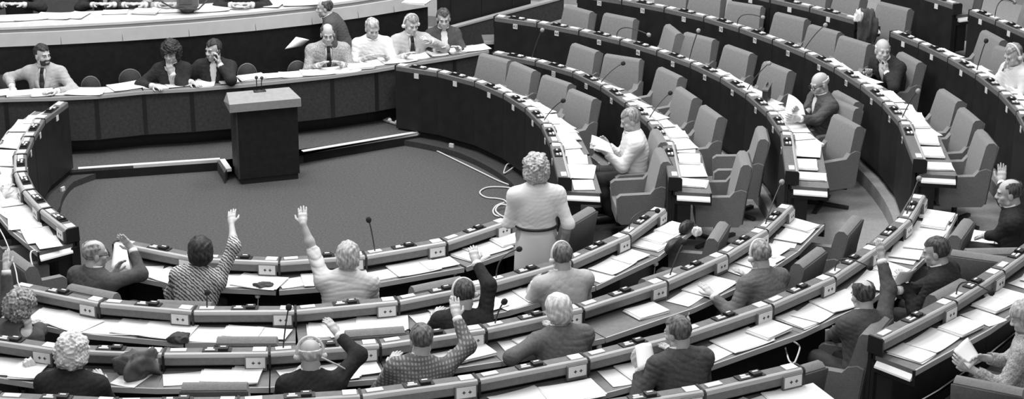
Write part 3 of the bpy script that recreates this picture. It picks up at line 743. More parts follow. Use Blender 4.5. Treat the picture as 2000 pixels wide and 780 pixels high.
cable('thin pale headset cable at the left edge', [at(*p, z) for p, z in (((-5, 440), .95), ((10, 468), .95), ((22, 500), .95), ((31, 530), .96), ((35, 552), .965), ((42, 565), .965), ((55, 568), .965))], .006)
cable('pale cable rising from the desk corner at left', [at(*p, z) for p, z in (((70, 490), .8), ((61, 492), .82), ((60, 505), .78), ((66, 530), .7), ((71, 556), .62), ((72, 566), .55))], .008)
cable('pale cable hanging from the desk of the man in a white shirt', [at(*p, z) for p, z in (((1170, 318), .72), ((1172, 340), .55), ((1170, 365), .32), ((1173, 382), .2), ((1178, 392), .1))], .007)
cable('looped pale cable under the desk of the man in a white shirt', [at(*p, z) for p, z in (((1105, 378), .3), ((1116, 378), .3), ((1119, 371), .34), ((1123, 381), .28), ((1135, 385), .25), ((1152, 384), .24), ((1162, 390), .2), ((1175, 393), .16))], .007)
cable('white headset cable looped at the right end of the fifth near row', [at(*p, z) for p, z in (((1534, 680), 1.0), ((1537, 692), .96), ((1542, 706), 1.2), ((1550, 710), 1.41), ((1556, 700), 1.3), ((1562, 680), 1.02), ((1557, 672), 1.05), ((1550, 668), 1.06))], .007)
strp = thing('power_strip', 'white power strip lying on the platform at right', 'power strip', at(752, 236, PLZ), 0)
a, b = at(750, 235, PLZ+.02)-at(752, 236, PLZ), at(806, 251, PLZ+.02)-at(752, 236, PLZ)
MB().tube([a, b], .018, 8).build('strip_body', M_WHITE, strp, True)
for f in (.2, .45, .7):
    MB().ball(a+(b-a)*f+np.array([0, 0, .02]), .028).build('plug', M_WHITE, strp, True)
cable('pale cable from the power strip along the clerks\' table', [at(*p, PLZ+F) for p in ((750, 235), (757, 231), (770, 227), (789, 224))], .009)
for (px, py, z, lab) in ((884, 290, .05, 'white floor socket at the foot of the right-hand desks'), (120, 376, .05, 'white floor socket at the foot of the left arm')):
    q = at(px, py, z); r_, th = pol(q); t = thing('floor_socket', lab, 'socket', xy(r_-.02, th, 0), math.radians(th+90))
    MB().box(-.03, .03, -.01, .012, .0, .115).bevel(.004, 1).build('plate', M_WHITE, t); MB().box(-.012, .012, -.014, -.009, .04, .07).build('socket_hole', M_PAPER2, t)

# lumps: coats and bags made from a folded surface
def lump(name, label, cat, px, py, z, size, m, seed, rz=0, amp=.35):
    r = random.Random(seed); mb = MB()
    bmesh.ops.create_icosphere(mb.bm, subdivisions=4, radius=1.0)
    ph = [(r.uniform(0, 6), Vector((r.uniform(-1, 1), r.uniform(-1, 1), r.uniform(-.4, .4))).normalized(), r.uniform(1.5, 5)) for _ in range(9)]
    for v in mb.bm.verts:
        n = v.co.copy(); d = 1+amp*sum((1-abs(math.sin(f*n.dot(q)+p)))**2*1.4-.45 for p, q, f in ph)/4.2
        zz = n.z*d*size[2]
        v.co = Vector((n.x*d*size[0], n.y*d*size[1], max(zz, -size[2]*.55)))
    p = at(px, py, z)
    o = mb.build(name, m, None, True, (p[0], p[1], z+size[2]*.55), rz); return tag(o, label, cat)
M_COAT = mat('dark_coat', .07, .8, .2, noise=.4, scale=8)
M_COAT2 = mat('grey_coat', .10, .75, .25, noise=.5, scale=10)
M_LEATH = mat('dark_leather', .03, .45, .4, noise=.4, scale=8)
lump('coat', 'dark grey coat heaped on the desk right of the curly white-haired woman', 'coat', 275, 730, HL[3]-.14, (.20, .14, .13), M_COAT2, 3, .3, .55)
lump('bag', 'small dark object under papers, right of the fair-haired person', 'bag', 515, 562, HL[1]-.14, (.10, .05, .035), M_COAT, 5)
lump('handbag', 'dark leather handbag on the desk right of the pale jacket man', 'bag', 1318, 492, HL[2]-.14, (.13, .06, .09), M_LEATH, 6, .9, .18)
lump('bag', 'dark bag by the second near row\'s right end, pale tissue on it', 'bag', 1340, 452, HL[2]-.14, (.12, .06, .07), M_LEATH, 9, 1.0, .18)
lump('jacket', 'dark jacket draped over the end of the fifth right-hand row', 'jacket', 1694, 82, 1.15, (.13, .10, .25), M_COAT, 8, 0, .5)
lump('cloth', 'crumpled white cloth at the end of the fifth right-hand row', 'cloth', 1676, 42, 1.42, (.06, .05, .10), M_PAPER, 11, 0, .5)
lump('cloth', 'pale cloth hanging over the armchair at the end of the third right-hand row', 'cloth', 1634, 288, .72, (.10, .06, .11), M_PAPER2, 12, 0, .5)
lump('headset', 'white headset lying on the desk at lower left', 'headset', 58, 718, HL[3]-.14, (.05, .05, .05), M_WHITE, 15, 0, .5)
lump('coat', 'dark coat lying on the desk below the ledge, left of centre', 'coat', 350, 668, HL[2]-.14, (.09, .07, .05), M_COAT, 16, .2)
lump('cloth', 'white tissue on the chair beside the second near row\'s right end', 'cloth', 1361, 460, .85, (.05, .04, .06), M_PAPER, 17)
# tall-sided dark briefcase
bc = thing('briefcase', 'dark open briefcase standing on the desk tagged 50', 'bag', at(1497, 192, 1.0)*[1, 1, 0]+[0, 0, HL[3]-.143], 1.3)
MB().box(-.15, .15, -.03, .03, 0, .18).bevel(.01, 2).build('body', M_LEATH, bc); MB().tube([(-.05, 0, .17), (-.05, 0, .21), (.05, 0, .21), (.05, 0, .17)], .007).build('handle', M_LEATH, bc); MB().box(-.16, .16, -.035, .035, .168, .185).build('rim', M_LEDGE, bc)
# black side table of the man at the right edge
q = at(1908, 470, 1.02)
sd_ = thing('side_table', 'black box-shaped side table covered with papers at the right edge', 'table', q*[1, 1, 0]+[0, 0, ZF[4]], .35)
MB().box(-.20, .20, -.18, .18, .05, .60).build('body', M_LECT, sd_); MB().box(-.21, .21, -.19, .19, .60, .63).build('table_top', M_SURF, sd_); MB().box(-.18, .18, -.16, .16, 0, .05).build('plinth', M_BLACK, sd_)
for i, (dx, dy, k, a) in enumerate(((-.06, .0, 2, .2), (.05, .03, 4, -.3))):
    o = link(NAMEP[k], PM[k], None, None, (q[0]+dx, q[1]+dy, ZF[4]+.632+i*.008), a); tag(o, ('lower' if i == 0 else 'upper')+' papers on the black side table at the right edge', 'papers')
# lamp-like device on the rostrum
q = at(367, 22, RZ+.24)
dv = thing('desk_device', 'grey box with a curved dark cable tray on the rostrum', 'device', (q[0], q[1], RZ+.236), .1)
MB().box(-.13, .13, .0, .10, .06, .30).bevel(.01, 2).build('housing', M_FABRIC, dv); MB().box(-.10, .05, -.006, .0, .09, .22).build('front_grille', M_LEDGE, dv)
MB().lathe([(.07, .0), (.12, .05), (.13, .06)], 14).build('foot', M_COAT, dv, True)
MB().tube([(-.30, -.06, .14), (-.18, -.10, .08), (0, -.11, .045), (.14, -.10, .055), (.21, -.07, .12), (.25, -.05, .15)], .010).build('cable', M_STEEL, dv, True)
# ------------------------------------------------------------------ people: bodies grown from a smooth distance field
class Field:
    def __init__(s, lo, hi, h):
        s.h = h; s.lo = np.array(lo, np.float32)
        s.n = [int(math.ceil((hi[i]-lo[i])/h))+1 for i in range(3)]
        s.F = np.full(s.n, .5, np.float32)
        s.ax = [s.lo[i]+h*np.arange(s.n[i], dtype=np.float32) for i in range(3)]
    def _sl(s, lo, hi, pad):
        sl = []
        for i in range(3):
            a = int(max(0, math.floor((lo[i]-pad-s.lo[i])/s.h))); b = int(min(s.n[i], math.ceil((hi[i]+pad-s.lo[i])/s.h)+1))
            if b <= a: return None, None
            sl.append(slice(a, b))
        X = s.ax[0][sl[0]][:, None, None]; Y = s.ax[1][sl[1]][None, :, None]; Z = s.ax[2][sl[2]][None, None, :]
        return tuple(sl), (X, Y, Z)
    def op(s, prim, k=.02, mode='+', grow=0.0):
        lo, hi = prim.box(); sl, P = s._sl(lo, hi, max(k, .03)+.02+abs(grow))
        if sl is None: return s
        d = prim.ev(*P)-grow
        a = s.F[sl]
        if mode == '+':
            h = np.maximum(k-np.abs(a-d), 0)/k; s.F[sl] = np.minimum(a, d)-h*h*k*.25
        elif mode == '-':
            d = -d; h = np.maximum(k-np.abs(a-d), 0)/k; s.F[sl] = np.maximum(a, d)+h*h*k*.25
        return s
    def cut(s, n, c):      # keep n.p < c
        n = np.array(n, float)
        d = s.ax[0][:, None, None]*n[0]+s.ax[1][None, :, None]*n[1]+s.ax[2][None, None, :]*n[2]-c
        s.F = np.maximum(s.F, d.astype(np.float32)); return s
    def folds(s, amp, seed, f=58, parts=6):
        r = random.Random(seed); X = s.ax[0][:, None, None]; Y = s.ax[1][None, :, None]; Z = s.ax[2][None, None, :]
        msk = np.abs(s.F) < .05
        idx = np.nonzero(msk)
        x, y, z = s.ax[0][idx[0]], s.ax[1][idx[1]], s.ax[2][idx[2]]
        v = np.zeros(len(x), np.float32)
        for _ in range(parts):
            q = Vector((r.uniform(-.7, .7), r.uniform(-.5, .5), r.uniform(.5, 1.2)*r.choice((-1, 1)))).normalized(); ff = f*r.uniform(.6, 1.5); p = r.uniform(0, 6)
            w = np.sin(ff*(x*q.x+y*q.y+z*q.z)+p+1.5*np.sin(11*x+p)+1.3*np.sin(13*z+2*p))
            v += (np.clip(np.sin(7*x+5*p)*np.sin(8*z+3*p)+.35, 0, 1))*((1-np.abs(w))**2*1.5-.5)
        s.F[idx] += amp*v/parts*4.0; return s
    def mesh(s, name):
        """surface nets"""
        F = s.F; nx, ny, nz = s.n
        F[0] = F[-1] = .3; F[:, 0] = F[:, -1] = .3; F[:, :, 0] = F[:, :, -1] = .3
        I = F < 0
        c = I[:-1, :-1, :-1].astype(np.int8)
        tot = np.zeros((nx-1, ny-1, nz-1), np.int8)
        for dx in (0, 1):
            for dy in (0, 1):
                for dz in (0, 1): tot += I[dx:nx-1+dx, dy:ny-1+dy, dz:nz-1+dz]
        act = (tot > 0) & (tot < 8)
        ci = np.argwhere(act)
        vid = np.full(act.shape, -1, np.int32); vid[act] = np.arange(len(ci))
        cor = [(dx, dy, dz) for dx in (0, 1) for dy in (0, 1) for dz in (0, 1)]
        val = np.stack([F[ci[:, 0]+a, ci[:, 1]+b, ci[:, 2]+d] for a, b, d in cor], 1)
        acc = np.zeros((len(ci), 3)); cnt = np.zeros(len(ci))
        for i in range(8):
            for j in range(i+1, 8):
                df = [cor[j][q]-cor[i][q] for q in range(3)]
                if sum(abs(q) for q in df) != 1: continue
                va, vb = val[:, i], val[:, j]; m = (va < 0) != (vb < 0)
                t = np.where(m, va/np.where(m, va-vb, 1), 0)
                for q in range(3): acc[:, q] += np.where(m, cor[i][q]+t*df[q], 0)
                cnt += m
        V = (ci+acc/cnt[:, None])*s.h+s.lo
        Q = []
        for axn in range(3):
            sl0 = [slice(None)]*3; sl1 = [slice(None)]*3; sl0[axn] = slice(0, -1); sl1[axn] = slice(1, None)
            A, B = I[tuple(sl0)], I[tuple(sl1)]
            e = np.argwhere(A != B)
            u, v = (axn+1) % 3, (axn+2) % 3
            ok = (e[:, u] > 0) & (e[:, v] > 0) & (e[:, u] < s.n[u]-1) & (e[:, v] < s.n[v]-1)
            e = e[ok]; inside = A[e[:, 0], e[:, 1], e[:, 2]]
            def off(du, dv):
                q = e.copy(); q[:, u] -= du; q[:, v] -= dv
                return vid[q[:, 0], q[:, 1], q[:, 2]]
            quad = np.stack([off(1, 1), off(0, 1), off(0, 0), off(1, 0)], 1)
            quad[~inside] = quad[~inside][:, ::-1]
            Q.append(quad)
        Q = np.concatenate(Q)
        me = bpy.data.meshes.new(name)
        me.vertices.add(len(V)); me.vertices.foreach_set('co', V.astype(np.float32).ravel())
        me.loops.add(len(Q)*4); me.loops.foreach_set('vertex_index', Q.astype(np.int32).ravel())
        me.polygons.add(len(Q)); me.polygons.foreach_set('loop_start', np.arange(0, len(Q)*4, 4, dtype=np.int32))
        me.polygons.foreach_set('loop_total', np.full(len(Q), 4, np.int32)); me.polygons.foreach_set('use_smooth', np.ones(len(Q), bool))
        me.update(calc_edges=True)
        return me

class Cap:
    """tapered capsule"""
    def __init__(s, a, b, ra, rb): s.a, s.b, s.ra, s.rb = np.array(a, float), np.array(b, float), ra, rb
    def box(s):
        r = max(s.ra, s.rb); return np.minimum(s.a, s.b)-r, np.maximum(s.a, s.b)+r
    def ev(s, X, Y, Z):
        d = (s.b-s.a).astype(np.float32); L = float(d@d)+1e-9; x, y, z = X-np.float32(s.a[0]), Y-np.float32(s.a[1]), Z-np.float32(s.a[2])
        t = np.clip((x*d[0]+y*d[1]+z*d[2])/L, 0, 1)
        return np.sqrt((x-t*d[0])**2+(y-t*d[1])**2+(z-t*d[2])**2)-(s.ra+(s.rb-s.ra)*t)
    def grown(s, g): return Cap(s.a, s.b, s.ra+g, s.rb+g)
class Ell:
    def __init__(s, c, r, R=None): s.c, s.r, s.R = np.array(c, float), np.array(r, float), (np.eye(3) if R is None else R)
    def box(s):
        e = np.sqrt(((s.R*s.r[None, :])**2).sum(1)); return s.c-e, s.c+e
    def ev(s, X, Y, Z):
        x, y, z = X-np.float32(s.c[0]), Y-np.float32(s.c[1]), Z-np.float32(s.c[2]); R = s.R.astype(np.float32)
        k0 = 0; k1 = 0
        for i in range(3):
            q = x*R[0, i]+y*R[1, i]+z*R[2, i]; k0 = k0+(q/s.r[i])**2; k1 = k1+(q/s.r[i]**2)**2
        k0 = np.sqrt(k0); k1 = np.sqrt(k1)+1e-6
        return (k0*(k0-1)/k1).astype(np.float32)
    def grown(s, g): return Ell(s.c, s.r+g, s.R)
def rotz(a): c, s = math.cos(a), math.sin(a); return np.array([[c, -s, 0], [s, c, 0], [0, 0, 1.]])
def rotx(a): c, s = math.cos(a), math.sin(a); return np.array([[1., 0, 0], [0, c, -s], [0, s, c]])
def roty(a): c, s = math.cos(a), math.sin(a); return np.array([[c, 0, s], [0, 1., 0], [-s, 0, c]])
def unit(v): v = np.array(v, float); return v/(np.linalg.norm(v)+1e-9)

def bounds(prims, pad=.03):
    lo = np.min([p.box()[0] for p in prims], 0)-pad; hi = np.max([p.box()[1] for p in prims], 0)+pad
    return lo, hi

def hand_prims(w, tip, nrm, side, curl, s):
    """palm, four fingers, thumb: w wrist, tip direction point, nrm palm normal, side +1 right hand"""
    y = unit(np.array(tip)-w); z = np.array(nrm, float); z = unit(z-y*(z@y)); x = np.cross(y, z)
    T = lambda a, b, c: w+(x*a+y*b+z*c)*s
    R = np.stack([x, y, z], 1)
    P = [Cap(w, T(0, .03, 0), .024*s, .026*s), Ell(T(0, .052, 0), np.array([.041, .050, .016])*s, R), Cap(T(-.028, .085, 0), T(.028, .085, 0), .012*s, .012*s)]
    Fg = []
    for i, (fx, L) in enumerate(((-.030, .070), (-.0103, .081), (.0103, .076), (.029, .060))):
        fan = (i-1.5)*.10*side*0+(fx/.033)*.07
        base = T(fx, .088, 0); a = 0.0; p = base; seg = (.45, .32, .23); r = .0098
        for q in seg:
            a += curl*(.55 if q == .45 else .8)
            d = (x*math.sin(fan)+y*math.cos(fan))*math.cos(a)+z*math.sin(a)
            e = p+d*L*q*1.06*s; Fg.append(Cap(p, e, r*s, (r-.0009)*s)); p = e; r -= .0009
    sx = -side
    t0, t1, t2 = T(sx*.026, .022, .006), T(sx*.056, .058, .014+.02*curl), T(sx*.062, .092, .016+.045*curl)
    Th = [Cap(t0, t1, .0135*s, .0115*s), Cap(t1, t2, .0115*s, .0092*s)]
    return P, Fg+Th

PEOPLE = []
HAIRM = {'black': mat('hair_black', .015, .6, .3, pattern='strand', g2=.06, scale=60), 'dark': mat('hair_dark', .03, .6, .3, pattern='strand', g2=.13, scale=60), 'brown': mat('hair_brown', .07, .6, .3, pattern='strand', g2=.25, scale=55),
         'grey': mat('hair_grey', .16, .6, .3, pattern='strand', g2=.45, scale=55), 'fair': mat('hair_fair', .28, .6, .3, pattern='strand', g2=.66, scale=55), 'white': mat('hair_white', .55, .6, .3, pattern='strand', g2=.85, scale=55)}
M_EYE = mat('eye_dark', .02, .3, .5); M_TROU = mat('dark_trousers', .05, .85, .15, noise=.2, scale=12); M_SHOE = mat('dark_shoe', .02, .4, .4)
M_SHIRT = mat('white_shirt', .78, .85, .1); M_TIE = mat('dark_tie', .03, .7, .2)

def person(label, head, zf, face, hz=None, lean=8, side=0, twist=0, hy=0, hp=12, ht=0, scale=1.0, wide=1.0, stand=False, fem=False,
           hair='short', hairc='dark', coat=None, short=None, vneck=False, tie=False, shirt=None, arms=None, headset=False, glasses=False, beard=False,
           skin=None, seed=0, legs=True, skirt=None, belt=False, group=None, chair=None, fold=.006, knee=None, res=.0058):
    skin = skin or M_SKIN
    s = scale
    fz = math.radians(face); root_rz = fz-PI/2
    Rw = rotz(root_rz)
    zh = (.93 if stand else .50)*s
    u = unit((math.tan(math.radians(side)), math.tan(math.radians(lean)), 1))
    Rt = rotz(math.radians(twist)); sx = Rt@np.array([1., 0, 0]); sx = unit(sx-u*(sx@u)*.8)
    fy = np.cross(u, sx); Rb = np.stack([sx, fy, u], 1)
    hip = np.array([0, 0, zh]); neck = hip+u*.445*s
    shw = (.155 if fem else .178)*wide*s
    sh = {1: neck-u*.060*s+sx*shw, -1: neck-u*.060*s-sx*shw}
    v = unit(u*.75+np.array([0, .10+.25*math.tan(math.radians(max(lean, 0)))*0, .35]))
    hc = neck+v*.150*s+fy*.02
    Rh = Rt@rotz(math.radians(hy))@rotx(-math.radians(hp))@roty(math.radians(ht))
    H = lambda x, y, z: hc+Rh@(np.array([x, y, z])*s)
    # place: the head centre falls on the given photo position
    zz = zf+(hc[2] if hz is None else hz)
    hw = at(head[0], head[1], zz); rxy = hw-Rw@hc
    loc = np.array([rxy[0], rxy[1], zf+(0 if hz is None else hz-hc[2])])
    toL = lambda p: Rw.T@(np.array(p)-loc)
    toW = lambda p: Rw@np.array(p)+loc
    # arms
    J = {}
    for sd in (1, -1):
        a = (arms or {}).get('R' if sd > 0 else 'L')
        S = sh[sd]; UA, FA = .285*s, .25*s
        if a is None: a = ('desk',)
        if a[0] == 'px':            # elbow, wrist, fingertip as photo positions, each with far flag
            _, e, w_, t = a[:4]
            E_ = toL(reach(e[0], e[1], toW(S), UA, e[2])); W_ = toL(reach(w_[0], w_[1], toW(E_), FA, w_[2])); T_ = toL(reach(t[0], t[1], toW(W_), .18*s, t[2] if len(t) > 2 else True))
            nr = a[4] if len(a) > 4 else 'fwd'; curl = a[5] if len(a) > 5 else .10
        else:
            if a[0] == 'desk': tgt = np.array([sd*.13, .36, .775]) if len(a) < 2 else np.array(a[1])
            elif a[0] == 'lap': tgt = np.array([sd*.12, .28, .62]) if len(a) < 2 else np.array(a[1])
            elif a[0] == 'at': tgt = np.array(a[1], float)
            elif a[0] == 'head': tgt = H(*a[1])
            elif a[0] == 'pxz': tgt = toL(at(*a[1]))
            dv = tgt-S; D = min(np.linalg.norm(dv), (UA+FA)*.985); dv = unit(dv); tgt = S+dv*D
            ca = (UA*UA+D*D-FA*FA)/(2*UA*D); ca = max(-1, min(1, ca)); hgt = UA*math.sqrt(1-ca*ca)
            pole = np.array(a[2] if len(a) > 2 and a[2] is not None else ([sd*.65, -.55, -.85] if a[0] == 'desk' else [sd*.6, -.5, -1.0])); pole = unit(pole-dv*(pole@dv))
            E_ = S+dv*UA*ca+pole*hgt; W_ = tgt
            T_ = W_+unit(W_-E_)*.17*s if len(a) <= 3 or a[3] is None else W_+np.array(a[3])
            nr = a[4] if len(a) > 4 else 'down'; curl = a[5] if len(a) > 5 else .28
        fwl = np.array([0, 1., 0])
        n_ = {'fwd': fwl, 'back': -fwl, 'down': np.array([0, 0, -1.]), 'up': np.array([0, 0, 1.]), 'in': np.array([-sd, .2, 0.]), 'out': np.array([sd, .2, 0.])}[nr] if isinstance(nr, str) else np.array(nr, float)
        J[sd] = (S, E_, W_, T_, n_, curl)
    # torso and limb primitives (shared by body and clothes)
    tk = .92 if fem else 1.0
    torso = [Ell(hip+u*.02*s, np.array([.165, .125, .12])*s*[wide, 1, 1], Rb), Ell(hip+u*.17*s, np.array([.142*tk, .110, .18])*s*[wide, 1, 1], Rb), Ell(hip+u*.31*s, np.array([.158*tk, .114, .17])*s*[wide, 1, 1], Rb),
             Cap(sh[1]-sx*.012-u*.008, sh[-1]+sx*.012-u*.008, .058*s, .058*s), Cap(neck-u*.012, sh[1]-u*.012, .050*s, .046*s), Cap(neck-u*.012, sh[-1]-u*.012, .050*s, .046*s)]
    if fem: torso += [Ell(hip+u*.30*s+fy*.085+sx*q*.07, np.array([.062, .050, .065])*s, Rb) for q in (-1, 1)]
    armp = {}
    for sd in (1, -1):
        S, E_, W_, T_, n_, cu = J[sd]; f = .86 if fem else 1.0
        armp[sd] = [Cap(S, E_, .050*s*f, .040*s*f), Cap(E_, E_+(W_-E_)*.35, .040*s*f, .039*s*f), Cap(E_+(W_-E_)*.35, W_, .039*s*f, .027*s*f)]
    legp = []; shoe = []
    for sd in (1, -1):
        if stand:
            hp_, kn, an = hip+np.array([sd*.085, 0, -.04]), np.array([sd*.09, .02, .48*s]), np.array([sd*.09, -.02, .09])
        else:
            kx = sd*.11
            hp_, kn = hip+np.array([sd*.09, .03, -.02]), np.array([kx, .40*s, zh-.005]); an = np.array([kx, .27*s, .10])
            if knee: kn = np.array(knee[0 if sd > 0 else 1][0]); an = np.array(knee[0 if sd > 0 else 1][1])
        fw_ = np.array([sd*.03, .13, -.045])
        legp += [Cap(hp_, kn, .082*s, .056*s), Cap(kn, kn+(an-kn)*.4, .054*s, .053*s), Cap(kn+(an-kn)*.4, an, .053*s, .036*s)]
        shoe += [Cap(an+np.array([0, -.02, -.04]), an+fw_, .042, .036)]
    # -------- body
    P, FGs = [], []
    headp = [Ell(H(0, -.012, .035), np.array([.077, .098, .088])*s, Rh), Ell(H(0, .030, -.040), np.array([.060, .064, .076])*s, Rh), Cap(H(0, .062, -.098), H(0, .066, -.100), .022*s, .022*s),
             Cap(H(-.045, .012, -.075), H(.045, .012, -.075), .028*s, .028*s), Cap(H(-.034, .080, .026), H(.034, .080, .026), .013*s, .013*s), Cap(H(0, .088, .020), H(0, .110, -.022), .009*s, .014*s),
             Cap(H(-.018, .110*.95, -.026), H(.018, .110*.95, -.026), .008*s, .008*s), Ell(H(-.042, .062, -.025), np.array([.022, .022, .02])*s, Rh), Ell(H(.042, .062, -.025), np.array([.022, .022, .02])*s, Rh),
             Cap(H(-.020, .088, -.056), H(.020, .088, -.056), .0085*s, .0085*s), Cap(H(-.018, .088, -.068), H(.018, .088, -.068), .009*s, .009*s)]
    ears = [Ell(H(q*.078, -.004, -.008), np.array([.012, .021, .034])*s, Rh) for q in (-1, 1)]
    neckp = [Cap(H(0, -.025, -.05), neck-fy*.005, (.050 if fem else .058)*s, (.056 if fem else .064)*s)]
    allp = torso+armp[1]+armp[-1]+legp+shoe+headp+ears
    hands = {sd: hand_prims(J[sd][2], J[sd][3], J[sd][4], sd, J[sd][5], s*(.92 if fem else 1.0)) for sd in (1, -1)}
    for sd in (1, -1): allp = allp+hands[sd][0]+hands[sd][1]
    lo, hi = bounds(allp)
    if not legs: lo[2] = max(lo[2], zh-.05)
    f = Field(lo, hi, res)
    for p in torso: f.op(p.grown(-.010), .05)
    for sd in (1, -1):
        for p in armp[sd]: f.op(p, .03)
    if legs:
        for p in legp: f.op(p, .04)
        for p in shoe: f.op(p.grown(-.006), .03)
    for p in neckp: f.op(p, .03)
    for p in headp: f.op(p, .014)
    for q in (-1, 1): f.op(Ell(H(q*.031, .098, .004), np.array([.018, .018, .012])*s, Rh), .012, '-')
    f.op(Cap(H(-.017, .099, -.0615), H(.017, .099, -.0615), .003, .003), .004, '-')
    for q in (-1, 1): f.op(Ell(H(q*.031, .078, .003), np.array([.013, .013, .013])*s, Rh), .004)
    for p in ears: f.op(p, .006)
    for sd in (1, -1):
        for p in hands[sd][0]: f.op(p, .016)
        for p in hands[sd][1]: f.op(p, .005)
    root = thing('person', label, 'person', loc, root_rz, group)
    link('body', f.mesh('body'), skin, root)
    # eyes, brows
    for q in (-1, 1): MB().ball(H(q*.031, .0855, .003), .0072*s, 8).build('eye', M_EYE, root, True)
    if hairc != 'white':
        for q in (-1, 1): MB().tube([H(q*.014, .0945, .021), H(q*.031, .0935, .027), H(q*.049, .080, .022)], .0045*s, 6).build('eyebrow', HAIRM[hairc], root, True)
    # -------- hair
    if hair != 'none':
        tt = {'short': .010, 'bald': .007, 'balding': .009, 'medium': .022, 'bob': .028, 'curly': .040}[hair]
        hp_ = [Ell(H(0, -.014, .038), np.array([.077+tt, .097+tt, .089+tt])*s, Rh)]
        if hair in ('medium', 'bob', 'curly'): hp_ += [Ell(H(0, -.035, -.02), np.array([.080+tt*.9, .072+tt, .09])*s, Rh)]
        lo, hi = bounds(hp_, .05); g = Field(lo, hi, .0055)
        for p in hp_: g.op(p, .02)
        X = g.ax[0][:, None, None]-hc[0]; Y = g.ax[1][None, :, None]-hc[1]; Z = g.ax[2][None, None, :]-hc[2]
        hx, hy_, hz_ = [(X*Rh[0, i]+Y*Rh[1, i]+Z*Rh[2, i])/s for i in range(3)]
        ph = seed*1.7
        if hair == 'curly': g.F += (.013*(np.sin(95*hx+3*np.sin(60*hy_)+ph)*np.sin(90*hy_+2*np.sin(70*hz_))*np.sin(92*hz_+ph))+.008*np.sin(50*hx+ph)*np.sin(47*hz_)).astype(np.float32)
        else: g.F += (.0022*np.sin(110*hx+3*np.sin(40*hz_)+ph)+.0022*np.sin(70*hy_+4*np.sin(35*hx)+ph)).astype(np.float32)
        nape = {'short': -.085, 'bald': -.075, 'balding': -.08, 'medium': -.10, 'bob': -.115, 'curly': -.115}[hair]
        fr = .066 if hair in ('short', 'balding') else .045
        ax_ = np.array([-.185, nape-fr]); nn = np.array([-ax_[1], ax_[0]])/np.linalg.norm(ax_)
        if nn[1] < 0: nn = -nn
        cval = .093*nn[0]+fr*nn[1]
        k1 = cval-(hy_*nn[0]+hz_*nn[1]+0*hx)
        # soft side-burn line: ears stay free
        face_cut = np.maximum(hy_-(.028 if hair in ('bob', 'curly', 'medium') else .012), (fr-.002)-hz_)*-1
        fc = np.minimum(hy_-(.03 if hair in ('bob', 'curly', 'medium') else .01), fr-hz_)
        if hair == 'short': fc = np.minimum(hy_-.008, fr+4.0*hx*hx+.006*np.sin(60*hx+ph)-hz_)
        low = nape-hz_
        g.F = np.maximum(np.maximum(g.F, fc.astype(np.float32)), low.astype(np.float32))
        if hair in ('short', 'bald', 'balding'):
            g.F = np.maximum(g.F, k1.astype(np.float32))
        if hair == 'bald': g.F = np.maximum(g.F, (hz_-.048+0*hx+0*hy_).astype(np.float32)); g.F = np.maximum(g.F, (hy_-.03+0*hx+0*hz_).astype(np.float32))
        if hair == 'balding':
            top = .05*(1-np.sqrt((hx/.056)**2+((hy_-.012)/.118)**2)+0*hz_); top = np.where(hz_+0*hx+0*hy_ > .03, top, -1)
            g.F = np.maximum(g.F, top.astype(np.float32)); g.F = np.maximum(g.F, np.minimum(hy_-.035+0*hx, hz_-.02).astype(np.float32))
        link('hair', g.mesh('hair'), HAIRM[hairc], root)
    if beard:
        bp = [Ell(H(0, .036, -.062), np.array([.062, .066, .062])*s, Rh), Cap(H(-.025, .096, -.042), H(.025, .096, -.042), .010, .010)]
        lo, hi = bounds(bp); g = Field(lo, hi, .0055)
        for p in bp: g.op(p, .01)
        X = g.ax[0][:, None, None]-hc[0]; Y = g.ax[1][None, :, None]-hc[1]; Z = g.ax[2][None, None, :]-hc[2]
        hx, hy_, hz_ = [(X*Rh[0, i]+Y*Rh[1, i]+Z*Rh[2, i])/s for i in range(3)]
        g.F = np.maximum(g.F, (hz_+.036+0*hx+0*hy_).astype(np.float32)); g.op(Ell(H(0, .100, -.060), np.array([.022, .02, .011])*s, Rh), .004, '-')
        link('beard', g.mesh('beard'), HAIRM[hairc], root)
    # -------- clothes
    M = coat or M_TROU
    gr = .012
    slv = 1.0 if short is None else short
    jp = [p.grown(gr) for p in torso]
    sl = {}
    for sd in (1, -1):
        S, E_, W_ = J[sd][:3]; f1 = .86 if fem else 1.0; q = []
        ra, rb, rc = .050*s*f1+gr+.006, .040*s*f1+gr+.005, .030*s*f1+gr
        if slv >= .5:
            q.append(Cap(S, E_, ra, rb)); t = (slv-.5)*2*.93
            if t > .02: q.append(Cap(E_, E_+(W_-E_)*t, rb, rb+(rc-rb)*t))
        else: q.append(Cap(S, S+(E_-S)*slv*2, ra, ra+(rb-ra)*slv*2))
        sl[sd] = q
    lo, hi = bounds(jp+sl[1]+sl[-1]); lo[2] = max(lo[2], zh-.10*s)
    if belt: lo[2] = zh+.085*s
    g = Field(lo, hi, .0075)
    if not belt: jp += [Ell(hip+u*.20*s, np.array([.160*tk*(wide*.5+.5), .122, .27])*s, Rb), Ell(hip+u*.27*s-fy*.012, np.array([.160*wide, .112, .15])*s, Rb)]
    for p in jp: g.op(p, .07)
    for sd in (1, -1):
        for p in sl[sd]: g.op(p, .045)
    g.folds(fold*.42, seed*13+5)
    g.op(Cap(neck+u*.125*s+fy*.02, neck+u*.30*s+fy*.02, .105*s, .105*s), .008, '-')
    g.op(Cap(neck-u*.06*s+fy*.012, neck+u*.14*s+fy*.03, .060*s, .068*s), .006, '-')
    if slv >= .99:
        for sd in (1, -1):
            S, E_, W_ = J[sd][:3]; d = unit(W_-E_); g.op(Cap(E_+(W_-E_)*.955, W_+d*.12, .05*s, .05*s), .004, '-')
